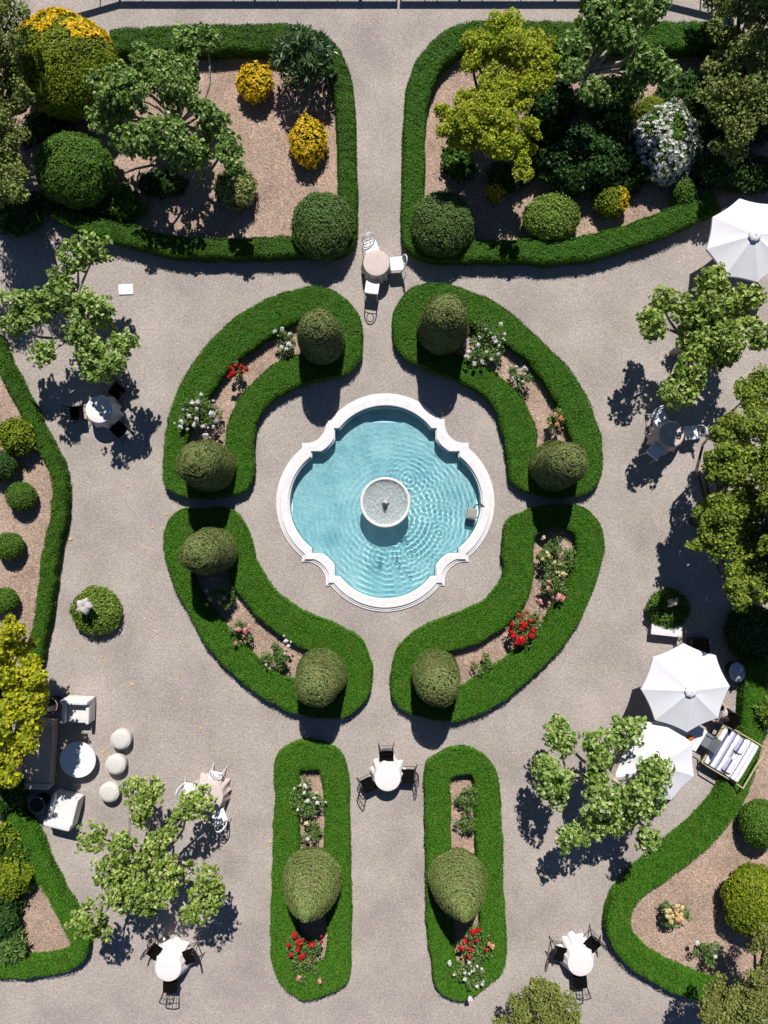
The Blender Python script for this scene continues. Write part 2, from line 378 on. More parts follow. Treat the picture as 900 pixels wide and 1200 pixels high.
# ------------------------------------------------------------------ planting helpers
def hedge(label, outer, hole=None, h=.42, mats=('hedge', 'hedge_in'), group=None, lump=.025, step=.05, dens=2500, cat='hedge', seed=0):
    def wob(poly):
        out = []
        for k in range(len(poly)):
            p, q = poly[k], poly[(k + 1) % len(poly)]; m = max(1, int(np.linalg.norm(q - p) / .09))
            out += [p + (q - p) * t / m for t in range(m)]
        o = np.array(out); p3 = np.column_stack([o * 3.2, np.zeros(len(o))]); q3 = p3 * 2.9
        return o + .028 * np.column_stack([vnoise(p3, seed + 51), vnoise(p3, seed + 52)]) + .016 * np.column_stack([vnoise(q3, seed + 53), vnoise(q3, seed + 54)])
    outer = wob(outer); hole = wob(hole) if hole is not None else None
    mn = outer.min(0) - .1; mx = outer.max(0) + .1
    # slightly uneven clipping line
    xs = np.arange(mn[0], mx[0], step); ys = np.arange(mn[1], mx[1], step)
    gx, gy = np.meshgrid(xs, ys, indexing='ij'); pts = np.column_stack([gx.ravel(), gy.ravel()])
    def sd(p):
        ins = inpoly(p, outer); d = pdist(p, outer)
        if hole is not None:
            ins &= ~inpoly(p, hole); d = np.minimum(d, pdist(p, hole))
        return np.where(ins, d, -d)
    def height(p, d):
        p3 = np.column_stack([p * 4.5, np.zeros(len(p))])
        e = np.clip(1 - d / .16, 0, 1)
        return h * (1 - .16 * e ** 2) + lump * vnoise(p3, seed + 3) + .6 * lump * vnoise(p3 * 3.1, seed + 4)
    d = sd(pts); keep = d > 0.01
    idx = np.full(len(pts), -1); idx[keep] = np.arange(keep.sum())
    idx = idx.reshape(gx.shape)
    z = height(pts, np.maximum(d, 0)) - .03
    V = np.column_stack([pts, z])[keep]
    q = np.stack([idx[:-1, :-1], idx[1:, :-1], idx[1:, 1:], idx[:-1, 1:]], -1).reshape(-1, 4); q = q[(q >= 0).all(1)]
    b = Buf()
    # boundary walls
    e = np.concatenate([q[:, [0, 1]], q[:, [1, 2]], q[:, [2, 3]], q[:, [3, 0]]])
    es = set(map(tuple, e.tolist())); bd = np.array([x for x in es if (x[1], x[0]) not in es])
    n = len(V); Vb = V.copy(); Vb[:, 2] = 0
    b.add(np.vstack([V, Vb]), q, 1)
    b.F.append((np.column_stack([bd[:, 1], bd[:, 0], bd[:, 0] + n, bd[:, 1] + n]), 1))
    # leaves on top
    area = keep.sum() * step * step; N = int(area * dens)
    c = R.choice(np.flatnonzero(keep), N); pp = pts[c] + R.uniform(-.5, .5, (N, 2)) * step
    dd = sd(pp); ok = dd > -.02; pp = pp[ok]; dd = dd[ok]; N = len(pp)
    zz = height(pp, np.maximum(dd, 0)) + R.normal(0, .012, N) - .01
    leaves(b, np.column_stack([pp, zz]), np.array([0, 0, .9]) + rdir(N) * .55, R.uniform(.032, .062, N))
    # leaves on the sides
    for poly, sg in [(outer, 1)] + ([(hole, -1)] if hole is not None else []):
        a = poly; bb = np.roll(poly, -1, 0); ln = np.linalg.norm(bb - a, axis=1)
        N = int(ln.sum() * h * dens * .9); i = R.choice(len(a), N, p=ln / ln.sum()); t = R.uniform(0, 1, N)[:, None]
        p = a[i] + (bb[i] - a[i]) * t; ed = unit(bb[i] - a[i]); nr = np.column_stack([ed[:, 1], -ed[:, 0]])
        A = .5 * np.sum(a[:, 0] * bb[:, 1] - a[:, 1] * bb[:, 0]); nr *= (1 if A > 0 else -1) * sg
        zz = R.uniform(.01, h * .97, N); p = p + nr * (R.normal(-.01, .022, N) + .02 * vnoise(np.column_stack([p * 5, zz * 5]), seed + 9))[:, None]
        leaves(b, np.column_stack([p, zz]), np.column_stack([nr, np.full(N, .35)]) + rdir(N) * .7, R.uniform(.035, .065, N))
    o = b.build('hedge', [M[mats[0]], M[mats[1]]])
    tag(o, label, cat, group); return o

def ico(n=24, m=14):
    th = np.linspace(0, PI, m); ph = np.arange(n) * 2 * PI / n
    D = np.array([(math.sin(t) * math.cos(p), math.sin(t) * math.sin(p), math.cos(t)) for t in th for p in ph])
    F = [(i * n + q, (i + 1) * n + q, (i + 1) * n + (q + 1) % n, i * n + (q + 1) % n) for i in range(m - 1) for q in range(n)]
    return D, np.array(F)
def shrub(name, label, cat, px, py, rpx, h, mat, inner='hedge_in', ry=None, leaf=.075, dens=900, lump=.06, lumpf=4, group=None, square=1.0,
          extra=None, seed=0, wid=.62, spread=.6, z0=.0):
    """a shrub with a shaped body: px,py is the middle of its outline in the photograph, rpx its half width there"""
    zc = z0 + (h - z0) * .5
    x, y, _ = P(px, py, zc); rx = L(rpx, zc); ryy = L(ry, zc) if ry else rx; rz = (h - z0) * .5
    root = empty(name, (x, y, 0)); tag(root, label, cat, group)
    D, Fq = ico(40, 24)
    def surf(D):
        q = np.abs(D) ** square * np.sign(D) if square != 1 else D
        q = q / np.maximum(np.linalg.norm(q, axis=1, keepdims=True), 1e-9) if square != 1 else q
        k = 1 + lump / max(rx, .2) * vnoise(D * lumpf, seed + 21) + .5 * lump / max(rx, .2) * vnoise(D * lumpf * 2.7, seed + 22)
        return q * np.array([rx, ryy, rz]) * k[:, None] + np.array([0, 0, zc])
    b = Buf(); hull = surf(D); hull = np.column_stack([hull[:, :2] * .93, np.maximum((hull[:, 2] - zc) * .93 + zc, .0)])
    b.add(hull, Fq, 1)
    A = 4 * PI * ((rx * ryy) ** 1.6 / 3 + 2 * (rx * rz) ** 1.6 / 3) ** (1 / 1.6)
    N = int(A * dens); d = rdir(N); d = d[d[:, 2] > -.75]; N = len(d)
    p = surf(d) + d * R.normal(0, leaf * .35, N)[:, None]; ok = p[:, 2] > .0; p = p[ok]; d = d[ok]; N = len(p)
    leaves(b, p, d + rdir(N) * spread + np.array([0, 0, .25]), R.uniform(.7, 1.3, N) * leaf, wid)
    b.build('foliage', [M[mat], M[inner]], root)
    tr = Buf(); tube(tr, [(0, 0, 0), (.01, 0, max(z0, .2) + .1)], [.05, .035]); tr.build('trunk', M['darkbark'], root)
    if extra: extra(root, surf, (rx, ryy, rz, zc))
    return root

def cloud(b, x, y, z, r, leaf, dens, flat=.75, sub=0, subr=.4, up=.55, wid=.8, seed=0, tuft=0):
    def one(x, y, z, r, nn):
        if tuft:            # rosettes of leaves at the shoot tips
            m = max(4, nn // tuft); d = rdir(m); k = 1 + .28 * vnoise(d * 2.6 + x * 3 + y * 5, seed)
            c = d * (r * (.3 + .7 * np.sqrt(R.uniform(0, 1, m))) * k)[:, None]; c[:, 2] *= flat; c += np.array([x, y, z])
            ax = unit(d * .5 + np.array([0, 0, .8]) + rdir(m) * .35)
            c = np.repeat(c, tuft, 0); ax = np.repeat(ax, tuft, 0); n = len(c)
            h = unit(np.cross(ax, rdir(n))); p = c + h * (leaf * R.uniform(.25, .8, n))[:, None] - ax * (leaf * R.uniform(0, .5, n))[:, None]
            leaves(b, p, ax * .75 + h * .55 + rdir(n) * .25, R.uniform(.7, 1.25, n) * leaf, wid, .16); return
        d = rdir(nn); k = 1 + .28 * vnoise(d * 2.6 + x * 3 + y * 5, seed)
        rad = r * (.25 + .75 * np.sqrt(R.uniform(0, 1, nn))) * k
        p = d * rad[:, None]; p[:, 2] *= flat
        p += np.array([x, y, z])
        ok = p[:, 2] > .05
        leaves(b, p[ok], (d * .45 + np.array([0, 0, up]) + rdir(nn) * .65)[ok], R.uniform(.65, 1.25, ok.sum()) * leaf, wid, .16)
    if sub:
        d = rdir(sub); d[:, 2] = np.abs(d[:, 2]) * .9 - .25
        for q in d:
            k = R.uniform(.6, 1.0); rr = r * subr * R.uniform(.75, 1.25)
            one(x + q[0] * r * k, y + q[1] * r * k, z + q[2] * r * k * flat, rr, max(12, int(dens * rr * rr)))
        one(x, y, z - r * .15, r * .6, int(dens * r * r * .35))
    else:
        one(x, y, z, r, int(dens * r * r))

def limb(b, a, c, r0, r1, wob=.12):
    a = np.array(a, float); c = np.array(c, float); n = 6; ln = np.linalg.norm(c - a); pts = []
    off = R.normal(0, wob, 3) * ln * np.array([1, 1, .25])
    for i in range(n):
        t = i / (n - 1); p = a + (c - a) * t + off * math.sin(t * PI) * .8
        p[2] -= math.sin(t * PI) * ln * .06; pts.append(p)
    tube(b, pts, np.linspace(r0, r1, n), 7)
    return np.array(pts)

def tree(name, label, base_px, clumps, mat, leaf, dens, trunk_top=1.5, trunk_r=.12, bark='bark', flat=.75, sub=0, subr=.4, group=None, cat='tree', wid=.8, up=.55, limb_r=.05, fork=None, seed=0, tuft=0):
    """clumps: (px, py, rpx, z) middles of foliage clumps as they stand, z their height"""
    bx, by, _ = P(*base_px); root = empty(name, (bx, by, 0)); tag(root, label, cat, group)
    t = Buf(); fk = (0, 0, trunk_top)
    tube(t, [(0, 0, 0), (.01, .01, trunk_top * .1), (.03, -.02, trunk_top * .5), fk], [trunk_r * 1.5, trunk_r * 1.15, trunk_r, trunk_r * .95], 9)
    tr = t.build('trunk', M[bark], root, True)
    cr = Buf(); lb = Buf()
    W = []
    for c in clumps:
        x, y, z = P(c[0], c[1], c[3]); W.append((x - bx, y - by, z, L(c[2], c[3])))
    for x, y, z, r in W:
        cloud(cr, x, y, z, r, leaf, dens, flat, sub, subr, up, wid, seed, tuft)
        # a limb runs from the fork to every clump, in two bends
        limb(lb, fk, (x, y, z - r * .35), limb_r * 1.5, limb_r * .45)
        for k in range(3):
            d = rdir(1)[0] * r * .6; limb(lb, (x * .85, y * .85, z - r * .25), (x + d[0], y + d[1], z + abs(d[2]) * .4), limb_r * .5, limb_r * .2)
    lb.build('limbs', M[bark], root, True)
    cr.build('crown', M[mat], root)
    return root

# bloom prototypes
def bloom_mesh(mat, name='bloom'):
    b = Buf(); n = 40; d = rdir(n); d[:, 2] = np.abs(d[:, 2]) * 1.1 - .15; d = unit(d) * np.array([R.uniform(.8, 1.2), R.uniform(.8, 1.2), .8])
    leaves(b, d * R.uniform(.4, 1, (n, 1)) * .075, d + rdir(n) * .7, R.uniform(.05, .105, n), .85, -.25)
    o = b.build(name, mat); me = o.data; bpy.data.objects.remove(o); return me
BL = {k: [bloom_mesh(M[k + '_petal']) for _ in range(3)] for k in ('white', 'red', 'pink', 'peach', 'cream', 'orange')}

def rose(label, px, py, rpx, blooms, h=.75, dens=520, kinds=None, group='rose bushes in the hedged beds', cat='rose bush', mat='rose_leaf', bs=1.0):
    zc = h * .6; x, y, _ = P(px, py, zc); r = L(rpx, zc)
    root = empty('rose_bush', (x, y, 0)); tag(root, label, cat, group)
    f = Buf(); st = Buf()
    nst = 8 + int(r * 10)
    for i in range(nst):
        a = R.uniform(0, 2 * PI); k = r * math.sqrt(R.uniform(.05, .9)); zz = h * R.uniform(.5, .92)
        limb(st, (R.normal(0, .04), R.normal(0, .04), 0), (k * math.cos(a), k * math.sin(a), zz), .014, .006)
        cloud(f, k * math.cos(a), k * math.sin(a), zz * .92, r * R.uniform(.30, .50), .085, dens * 3.4, .8, wid=.7)
    st.build('stems', M['stem'], root); f.build('foliage', M[mat], root)
    # blooms: list of (px, py, kind)
    for bx, by, kd in blooms:
        z = h * R.uniform(.85, 1.08); X, Y, _ = P(bx, by, z)
        o = bpy.data.objects.new('bloom', random.choice(BL[kd])); col.objects.link(o); o.parent = root
        o.location = (X - x, Y - y, z); o.rotation_euler = (R.normal(0, .4), R.normal(0, .4), R.uniform(0, 6)); s = .98 * bs * R.uniform(.65, 1.3); o.scale = (s * R.uniform(.8, 1.25), s * R.uniform(.8, 1.25), s)
        if R.uniform() < .55:
            o2 = bpy.data.objects.new('bloom', random.choice(BL[kd])); col.objects.link(o2); o2.parent = root
            o2.location = (X - x + R.normal(0, .11), Y - y + R.normal(0, .11), z - .05); o2.rotation_euler = (R.normal(0, .5), R.normal(0, .5), R.uniform(0, 6)); q = s * R.uniform(.4, .75); o2.scale = (q, q, q)
    return root
def scatter_blooms(px, py, rpx, n, kd, ry=None):
    out = []
    for i in range(n):
        a = i * 2.4 + R.uniform(0, .8); k = math.sqrt((i + .5) / n) * rpx
        out.append((px + k * math.cos(a), py + (k * math.sin(a)) * (ry / rpx if ry else 1), kd))
    return out

#@@SETTING
# ------------------------------------------------------------------ setting: ground and soil beds
def soil(pts, z=.006, smooth=True, zz=.0): return sheet('garden_soil', catmull(px2w(pts, zz), True, 4) if smooth else px2w(pts, zz), z, M['mulch'])
soil([(20, 70), (135, 45), (330, 45), (375, 60), (395, 100), (402, 200), (404, 265), (395, 282), (330, 285), (210, 283), (140, 262), (60, 238), (-10, 215), (-60, 60)])
soil([(500, 70), (540, 48), (700, 46), (960, 46), (960, 200), (880, 222), (780, 252), (700, 278), (600, 284), (500, 280), (488, 200), (490, 120)])
soil([(-80, 380), (-5, 415), (25, 472), (55, 538), (66, 575), (60, 625), (48, 690), (38, 745), (20, 800), (8, 880), (-10, 930), (-80, 950)])
soil([(-60, 940), (14, 955), (32, 985), (55, 1045), (86, 1098), (84, 1116), (60, 1126), (-60, 1130)])
soil([(980, 790), (900, 800), (893, 860), (875, 915), (850, 960), (812, 995), (765, 1030), (736, 1068), (738, 1095), (760, 1120), (800, 1145), (860, 1165), (980, 1190)])

# ------------------------------------------------------------------ hedges
HC = .45
def oh(outer, hole): return catmull(px2w(outer, HC), True, 5), catmull(px2w(hole, HC), True, 5)
ul_o = [(424, 400), (422, 376), (410, 356), (390, 341), (367, 335), (333, 342), (302, 355), (275, 372), (250, 395), (230, 420), (213, 446), (200, 480), (192, 515), (190, 550),
        (194, 570), (213, 581), (240, 584), (266, 581), (289, 574), (296, 556), (296, 525), (299, 495), (318, 468), (350, 450), (380, 443), (405, 436), (419, 422)]
ul_h = [(390, 385), (394, 405), (380, 415), (350, 415), (320, 427), (300, 445), (280, 467), (267, 495), (263, 522), (261, 552), (245, 563), (222, 556), (215, 535), (218, 513),
        (228, 488), (247, 458), (270, 428), (300, 404), (325, 387), (350, 373), (375, 370)]
ur_o = [(462, 370), (463, 400), (473, 417), (492, 427), (515, 437), (543, 447), (567, 461), (583, 483), (593, 517), (597, 547), (603, 567), (625, 578), (660, 583), (693, 574), (706, 553), (707, 530),
        (702, 502), (692, 474), (673, 440), (650, 413), (622, 386), (600, 367), (567, 347), (535, 334), (510, 331), (487, 335), (469, 351)]
ur_h = [(500, 382), (500, 402), (512, 417), (530, 415), (548, 418), (573, 430), (600, 452), (615, 470), (629, 503), (628, 530), (633, 560), (652, 570), (672, 560), (675, 530), (667, 503), (653, 470),
        (628, 431), (602, 409), (575, 392), (552, 380), (525, 372)]
ll_o = [(192, 627), (197, 607), (213, 596), (235, 596), (265, 595), (283, 610), (293, 633), (301, 662), (320, 690), (343, 710), (367, 723), (400, 735), (423, 752), (433, 773), (436, 790),
        (432, 813), (417, 833), (397, 843), (350, 838), (322, 825), (298, 811), (267, 784), (240, 753), (226, 728), (207, 693), (194, 657)]
ll_h = [(255, 624), (265, 642), (268, 665), (271, 684), (287, 704), (304, 724), (333, 747), (363, 762), (386, 766), (398, 785), (390, 808), (370, 813), (350, 803), (322, 789), (300, 773), (277, 750),
        (254, 724), (236, 700), (224, 672), (217, 645), (228, 626)]
lr_o = [(640, 593), (620, 597), (601, 608), (592, 622), (590, 645), (591, 670), (582, 691), (560, 710), (527, 723), (493, 737), (470, 757), (460, 780), (458, 803), (463, 823), (482, 837), (527, 846),
        (567, 834), (602, 811), (637, 781), (670, 743), (693, 700), (706, 657), (708, 627), (697, 604), (675, 593)]
lr_h = [(650, 618), (630, 626), (625, 645), (626, 676), (613, 707), (591, 733), (567, 750), (540, 760), (515, 765), (493, 778), (490, 798), (505, 812), (537, 808), (567, 790), (601, 767), (630, 743),
        (645, 718), (663, 690), (673, 663), (678, 643), (672, 624)]
ol_o = [(323, 890), (337, 877), (360, 871), (383, 875), (402, 889), (407, 910), (409, 960), (410, 1017), (410, 1080), (409, 1140), (398, 1160), (362, 1172), (338, 1163), (322, 1140), (317, 1105), (318, 1050), (320, 983), (322, 930)]
ol_h = [(350, 905), (362, 902), (374, 905), (379, 930), (381, 1000), (383, 1060), (383, 1115), (374, 1135), (353, 1132), (349, 1100), (349, 1000), (349, 930)]
or_o = [(499, 907), (507, 890), (533, 879), (560, 882), (577, 897), (585, 920), (588, 965), (590, 1017), (592, 1070), (593, 1117), (588, 1142), (563, 1163), (538, 1174), (514, 1163), (506, 1127), (501, 1080), (500, 1040), (499, 983)]
or_h = [(528, 915), (540, 909), (556, 913), (558, 950), (559, 993), (562, 1060), (566, 1120), (560, 1136), (536, 1136), (531, 1083), (529, 1000), (528, 950)]
G = 'box hedges ringing the rose beds'
rings = [(ul_o, ul_h, 'curved box hedge round white and red roses, on the upper left of the fountain'),
         (ur_o, ur_h, 'curved box hedge round white and peach roses, on the upper right of the fountain'),
         (ll_o, ll_h, 'curved box hedge round pale yellow roses, on the lower left of the fountain'),
         (lr_o, lr_h, 'curved box hedge round a mass of red and pink roses, lower right of fountain'),
         (ol_o, ol_h, 'long straight oblong box hedge, its bed topped by a large white rose bush'),
         (or_o, or_h, 'long straight oblong box hedge, its bed topped by two flowerless green bushes')]
for i, (o_, h_, lab) in enumerate(rings):
    a, c = oh(o_, h_); hedge(lab, a, c, HC, group=G, seed=i * 10)
    cc = c.mean(0); sheet('garden_soil', c, .006, M['mulch'])
HB = .55
def bh(label, path, w, h=HB, mats=('hedge2', 'hedge_in'), seed=0, lump=.04):
    return hedge(label, px2w(path_poly(path, w), h), None, h, mats, seed=seed, lump=lump, group='clipped border hedges')
bh('dark border hedge wrapping the top left bed of yellow bushes', [(128, 46), (200, 44), (300, 42), (345, 43), (378, 56), (396, 82), (403, 115), (406, 160), (407, 225), (406, 268), (396, 285), (343, 288), (250, 289), (200, 286), (150, 274), (100, 262), (62, 246)],
   [28, 30, 30, 30, 28, 24, 22, 21, 22, 22, 22, 22, 22, 22, 22, 20, 14], seed=71)
bh('border hedge with smooth bright top wrapping the top right bed', [(832, 39), (700, 39), (600, 37), (548, 39), (515, 58), (494, 90), (487, 133), (485, 200), (483, 255), (490, 284), (520, 291), (600, 292), (650, 293), (700, 286), (750, 271), (790, 256), (842, 233)],
   [30, 30, 28, 28, 30, 28, 24, 25, 25, 25, 25, 24, 26, 26, 26, 26, 24], mats=('hedge', 'hedge_in'), seed=81)
bh('winding lumpy border hedge along the left edge beside four round balls', [(-12, 394), (-3, 411), (8, 437), (23, 466), (39, 497), (51, 521), (62, 543), (67, 562), (68, 590), (64, 618), (57, 646), (53, 680), (48, 718), (41, 754), (32, 788)], 16.5, seed=91, h=.5)
bh('lower left border hedge turning a sharp corner at the gravel', [(8, 944), (22, 966), (33, 985), (45, 1015), (60, 1045), (76, 1073), (91, 1102), (89, 1120), (70, 1131), (35, 1136), (-30, 1139)], 20, mats=('hedge', 'hedge_in'), seed=101, h=.5)
bh('broad S-shaped border hedge running from the grey tub down past yellow roses', [(889, 775), (887, 825), (882, 868), (868, 915), (847, 953), (817, 985), (780, 1014), (747, 1040), (728, 1068), (727, 1094), (741, 1117), (770, 1139), (806, 1156), (850, 1170)],
   [27, 27, 27, 29, 31, 33, 31, 29, 27, 27, 27, 27, 27, 24], mats=('hedge', 'hedge_in'), seed=111)

#@@CONES
# ------------------------------------------------------------------ yew cones
def cone(label, px, py, h=2.9, r=.88, seed=0, pw=2.0, ex=.52, zk=.72, nb=.9):
    """px,py: foot of the cone on the ground (photograph pixels)"""
    x, y, _ = P(px, py, 0); root = empty('topiary_cone', (x, y, 0)); tag(root, label, 'topiary', 'yew cones in the rose hedges')
    def rad(z):
        zz = h * zk; v = np.clip((z - zz) / (h - zz), 0, 1)
        return r * (nb + (1 - nb) * np.clip(z / .7, 0, 1)) * (1.03 - .24 * np.clip(z / zz, 0, 1) ** 1.3) * np.power(np.clip(1 - v ** pw, 0, 1), ex)
    n = 48; zs = np.concatenate([np.linspace(0, h * .9, 30), np.linspace(h * .91, h, 10)])
    b = Buf(); lathe(b, [(max(rad(z) * .9 - .02, .001), z * .97) for z in zs], n, mi=1)
    N = int(34000 * r / .9 * h / 2.9); z = R.uniform(0.02, 1, N) * h
    w = rad(z) / r + .12; ok = R.uniform(0, 1.12, N) < w; z = z[ok]; N = len(z); th = R.uniform(0, 2 * PI, N)
    ringp = .038 * np.sin(z / .17 * 2 * PI + .5 * np.sin(th * 2 + seed)) * (.6 + .4 * np.sin(th * 3 + z * 2))
    lump = .03 * vnoise(np.column_stack([np.cos(th) * 3, np.sin(th) * 3, z * 2.5]), seed)
    rr = rad(z) + ringp + lump + .012 - np.abs(R.normal(0, .045, N))
    rr = np.maximum(rr, 0)
    dz = (rad(z + .02) - rad(z - .02)) / .04
    nr = np.column_stack([np.cos(th), np.sin(th), np.clip(-dz, -.3, 3)])
    leaves(b, np.column_stack([np.cos(th) * rr, np.sin(th) * rr, z]), unit(nr) + rdir(N) * .27, R.uniform(.045, .085, N), .5)
    # worn, twiggy tip
    k = 260; d = rdir(k); leaves(b, d * np.array([.16, .16, .09]) + np.array([0, 0, h - .03]), d + np.array([0, 0, .6]), R.uniform(.04, .08, k), .4)
    b.build('foliage', [M['cone'], M['cone_in']], root)
    t = Buf(); tube(t, [(0, 0, 0), (0, 0, h * .5)], [.07, .05]); t.build('trunk', M['darkbark'], root)
    return root
def cone_img(label, apx, apy, h, r, seed, **k):
    """placed by where its tip shows"""
    x, y, _ = P(apx, apy, h); return cone(label, 450 + x * F / H, 600 - y * F / H, h, r, seed, **k)
cone_img('olive yew cone beside the small white rose at the upper left hedge end', 370, 379, 2.9, .84, 1)
cone_img('olive yew cone with a tan scar beside the large white rose, upper right hedge', 526, 363, 3.0, .92, 2)
cone_img('olive yew cone below the big white rose bush on the left', 225, 541, 2.9, .92, 3)
cone_img('olive yew cone below the peach rose at the right of the fountain', 671, 541, 2.9, .90, 4)
cone_img('olive yew cone above the pale yellow rose on the lower left', 229, 650, 2.9, .88, 5)
cone_img('olive yew cone right of the pale yellow rose bushes, left of the lower path', 369, 809, 2.8, .92, 6)
cone_img('olive yew cone beside the flowerless small bush, right of the lower path', 516, 809, 2.8, .90, 7)
cone_img('large pointed yew cone with a grey twiggy tip above the red and pink roses', 357, 1076, 3.0, 1.30, 8, pw=1.45, ex=.78, zk=.26, nb=.62)
cone_img('large pointed yew cone above the red and white roses', 545, 1076, 3.0, 1.26, 9, pw=1.45, ex=.78, zk=.26, nb=.62)

#@@FOUNTAIN
# ------------------------------------------------------------------ fountain
FX, FY = 451.5, 589.0
def quatre(d, z):
    """pool outline inset by d photograph pixels, world coordinates at height z"""
    Rb, c, rc, q = 82.5 - d, 46.0, 24.0 + d, 93.8
    sx = 70.0 - d * .68     # cusp corner in the first octant pair
    pts = []
    # north arc from right to left : angles measured about (0,c)
    ex = sx - 6.0; ey = c + math.sqrt(max(Rb * Rb - ex * ex, 0))
    a0 = math.atan2(ey - c, ex)
    arc = [(Rb * math.cos(a), c + Rb * math.sin(a)) for a in np.linspace(a0, PI - a0, 36)]
    yA = ey
    # concave arc about (-q, q) from near (-sx, yA-?) to (-yA, sx)
    dx = q - sx; s = math.sqrt(max(rc * rc - dx * dx, 0)); yc = q - s   # at x=-sx
    yc = min(yc, yA - 1.0)
    b0 = math.atan2(yc - q, -sx + q); b1 = -PI / 2 - (b0 - 0) if False else math.atan2(sx - q, -yc + q)
    conc = [(-q + rc * math.cos(a), q + rc * math.sin(a)) for a in np.linspace(b0, b1, 14)]
    seg = arc + [(-sx, yA), (-sx, (yA + conc[0][1]) / 2)] + conc + [(-(yA + conc[0][1]) / 2, sx), (-yA, sx)]
    for k in range(4):
        cs, sn = [(1, 0), (0, 1), (-1, 0), (0, -1)][k]
        pts += [(x * cs - y * sn, x * sn + y * cs) for x, y in seg]
    p = np.array(pts) * ((H - .14) / F)
    cx, cy, _ = P(FX, FY, .14)
    return np.column_stack([p[:, 0], p[:, 1], np.full(len(p), z)]), (cx, cy)
_, (fcx, fcy) = quatre(0, 0)
fr = empty('fountain', (fcx, fcy, 0)); tag(fr, 'white stone fountain with a quatrefoil pool of blue water and a round bowl', 'fountain')
def loft(prof, name, mat, smooth=False):
    b = Buf(); rr = [quatre(d, z)[0] for d, z in prof]; n = len(rr[0])
    Fq = [(i * n + q, i * n + (q + 1) % n, (i + 1) * n + (q + 1) % n, (i + 1) * n + q) for i in range(len(rr) - 1) for q in range(n)]
    b.add(np.concatenate(rr), Fq); return b.build(name, mat, fr, smooth)
og = quatre(.6, 0)[0][:, :2] + np.array([fcx, fcy])
sq = [(-150, -150), (150, -150), (150, 150), (-150, 150)]
tri = tessellate_polygon([[Vector((x, y, 0)) for x, y in sq], [Vector((x, y, 0)) for x, y in og[::-1]]])
b = Buf(); b.add(np.column_stack([np.vstack([sq, og[::-1]]), np.zeros(4 + len(og))]), np.array(tri)); gg = b.build('gravel_ground', M['gravel']); tag(gg, kind='structure')
if gg.data.polygons[0].normal.z < 0: gg.data.flip_normals()
RIM = .14; FLOOR = -.42
loft([(0, -.02), (0, .035), (.4, .045), (2.3, .05), (2.6, .056), (2.7, .08), (4.6, .088), (5.0, .095), (5.1, RIM - .012), (5.5, RIM), (13.6, RIM), (14.4, RIM - .008), (14.6, RIM - .03), (14.6, RIM - .07), (16, RIM - .08)], 'coping', M['stone'])
loft([(16, RIM - .08), (16, FLOOR)], 'pool_wall', M['pool_wall'])
inn = quatre(16, 0)[0][:, :2]
tri = tessellate_polygon([[Vector((x, y, 0)) for x, y in inn]])
b = Buf(); b.add(np.column_stack([inn, np.full(len(inn), FLOOR)]), np.array(tri)); pf = b.build('pool_floor', M['pool_floor'], fr)
if pf.data.polygons[0].normal.z < 0: pf.data.flip_normals()
# water sheet with real ripples
WZ = .02
st = .026; g = np.arange(-3.4, 3.4, st); gx, gy = np.meshgrid(g, g, indexing='ij'); pts = np.column_stack([gx.ravel(), gy.ravel()])
keep = inpoly(pts, inn) | (pdist(pts, inn) < .045)
def ripple(p):
    z = np.zeros(len(p))
    def ring(cx, cy, A, lam, fall, ph=0):
        d = np.hypot(p[:, 0] - cx, p[:, 1] - cy) + .02 * vnoise(np.column_stack([p * 1.7, np.zeros(len(p))]), 5)
        return A * np.sin(d * 2 * PI / lam + ph) * np.exp(-d / fall)
    z += ring(.10, -.10, .0034, .20, 2.6)
    z += ring(.55, -.45, .0026, .18, 1.9, 1)
    z += ring(-.15, -1.75, .0016, .18, 1.2, 2)
    z += ring(1.55, .25, .0014, .17, 1.2, .5)
    z += ring(.9, 1.1, .0018, .16, 1.1, 2)
    z += ring(.35, 1.0, .0012, .14, .8, 3) + ring(2.0, -.85, .0013, .15, .8, 1.4) + ring(.95, -1.65, .0013, .145, .8, .3)
    right = 1 / (1 + np.exp(-(p[:, 0] * .9 - p[:, 1] * .6 + .25) * 2.2))
    z *= (.16 + .84 * right) * 1.3
    p3 = np.column_stack([p, np.zeros(len(p))])
    z += .0012 * vnoise(p3 * 9, 31) + .0007 * vnoise(p3 * 19, 32) + .0016 * vnoise(p3 * 4, 33)
    return z
idx = np.full(len(pts), -1); idx[keep] = np.arange(keep.sum()); idx = idx.reshape(gx.shape)
q = np.stack([idx[:-1, :-1], idx[1:, :-1], idx[1:, 1:], idx[:-1, 1:]], -1).reshape(-1, 4); q = q[(q >= 0).all(1)]
b = Buf(); b.add(np.column_stack([pts[keep], WZ + ripple(pts[keep])]), q)
water = b.build('water', M['water'], None, True, (fcx, fcy, 0)); tag(water, kind='structure')
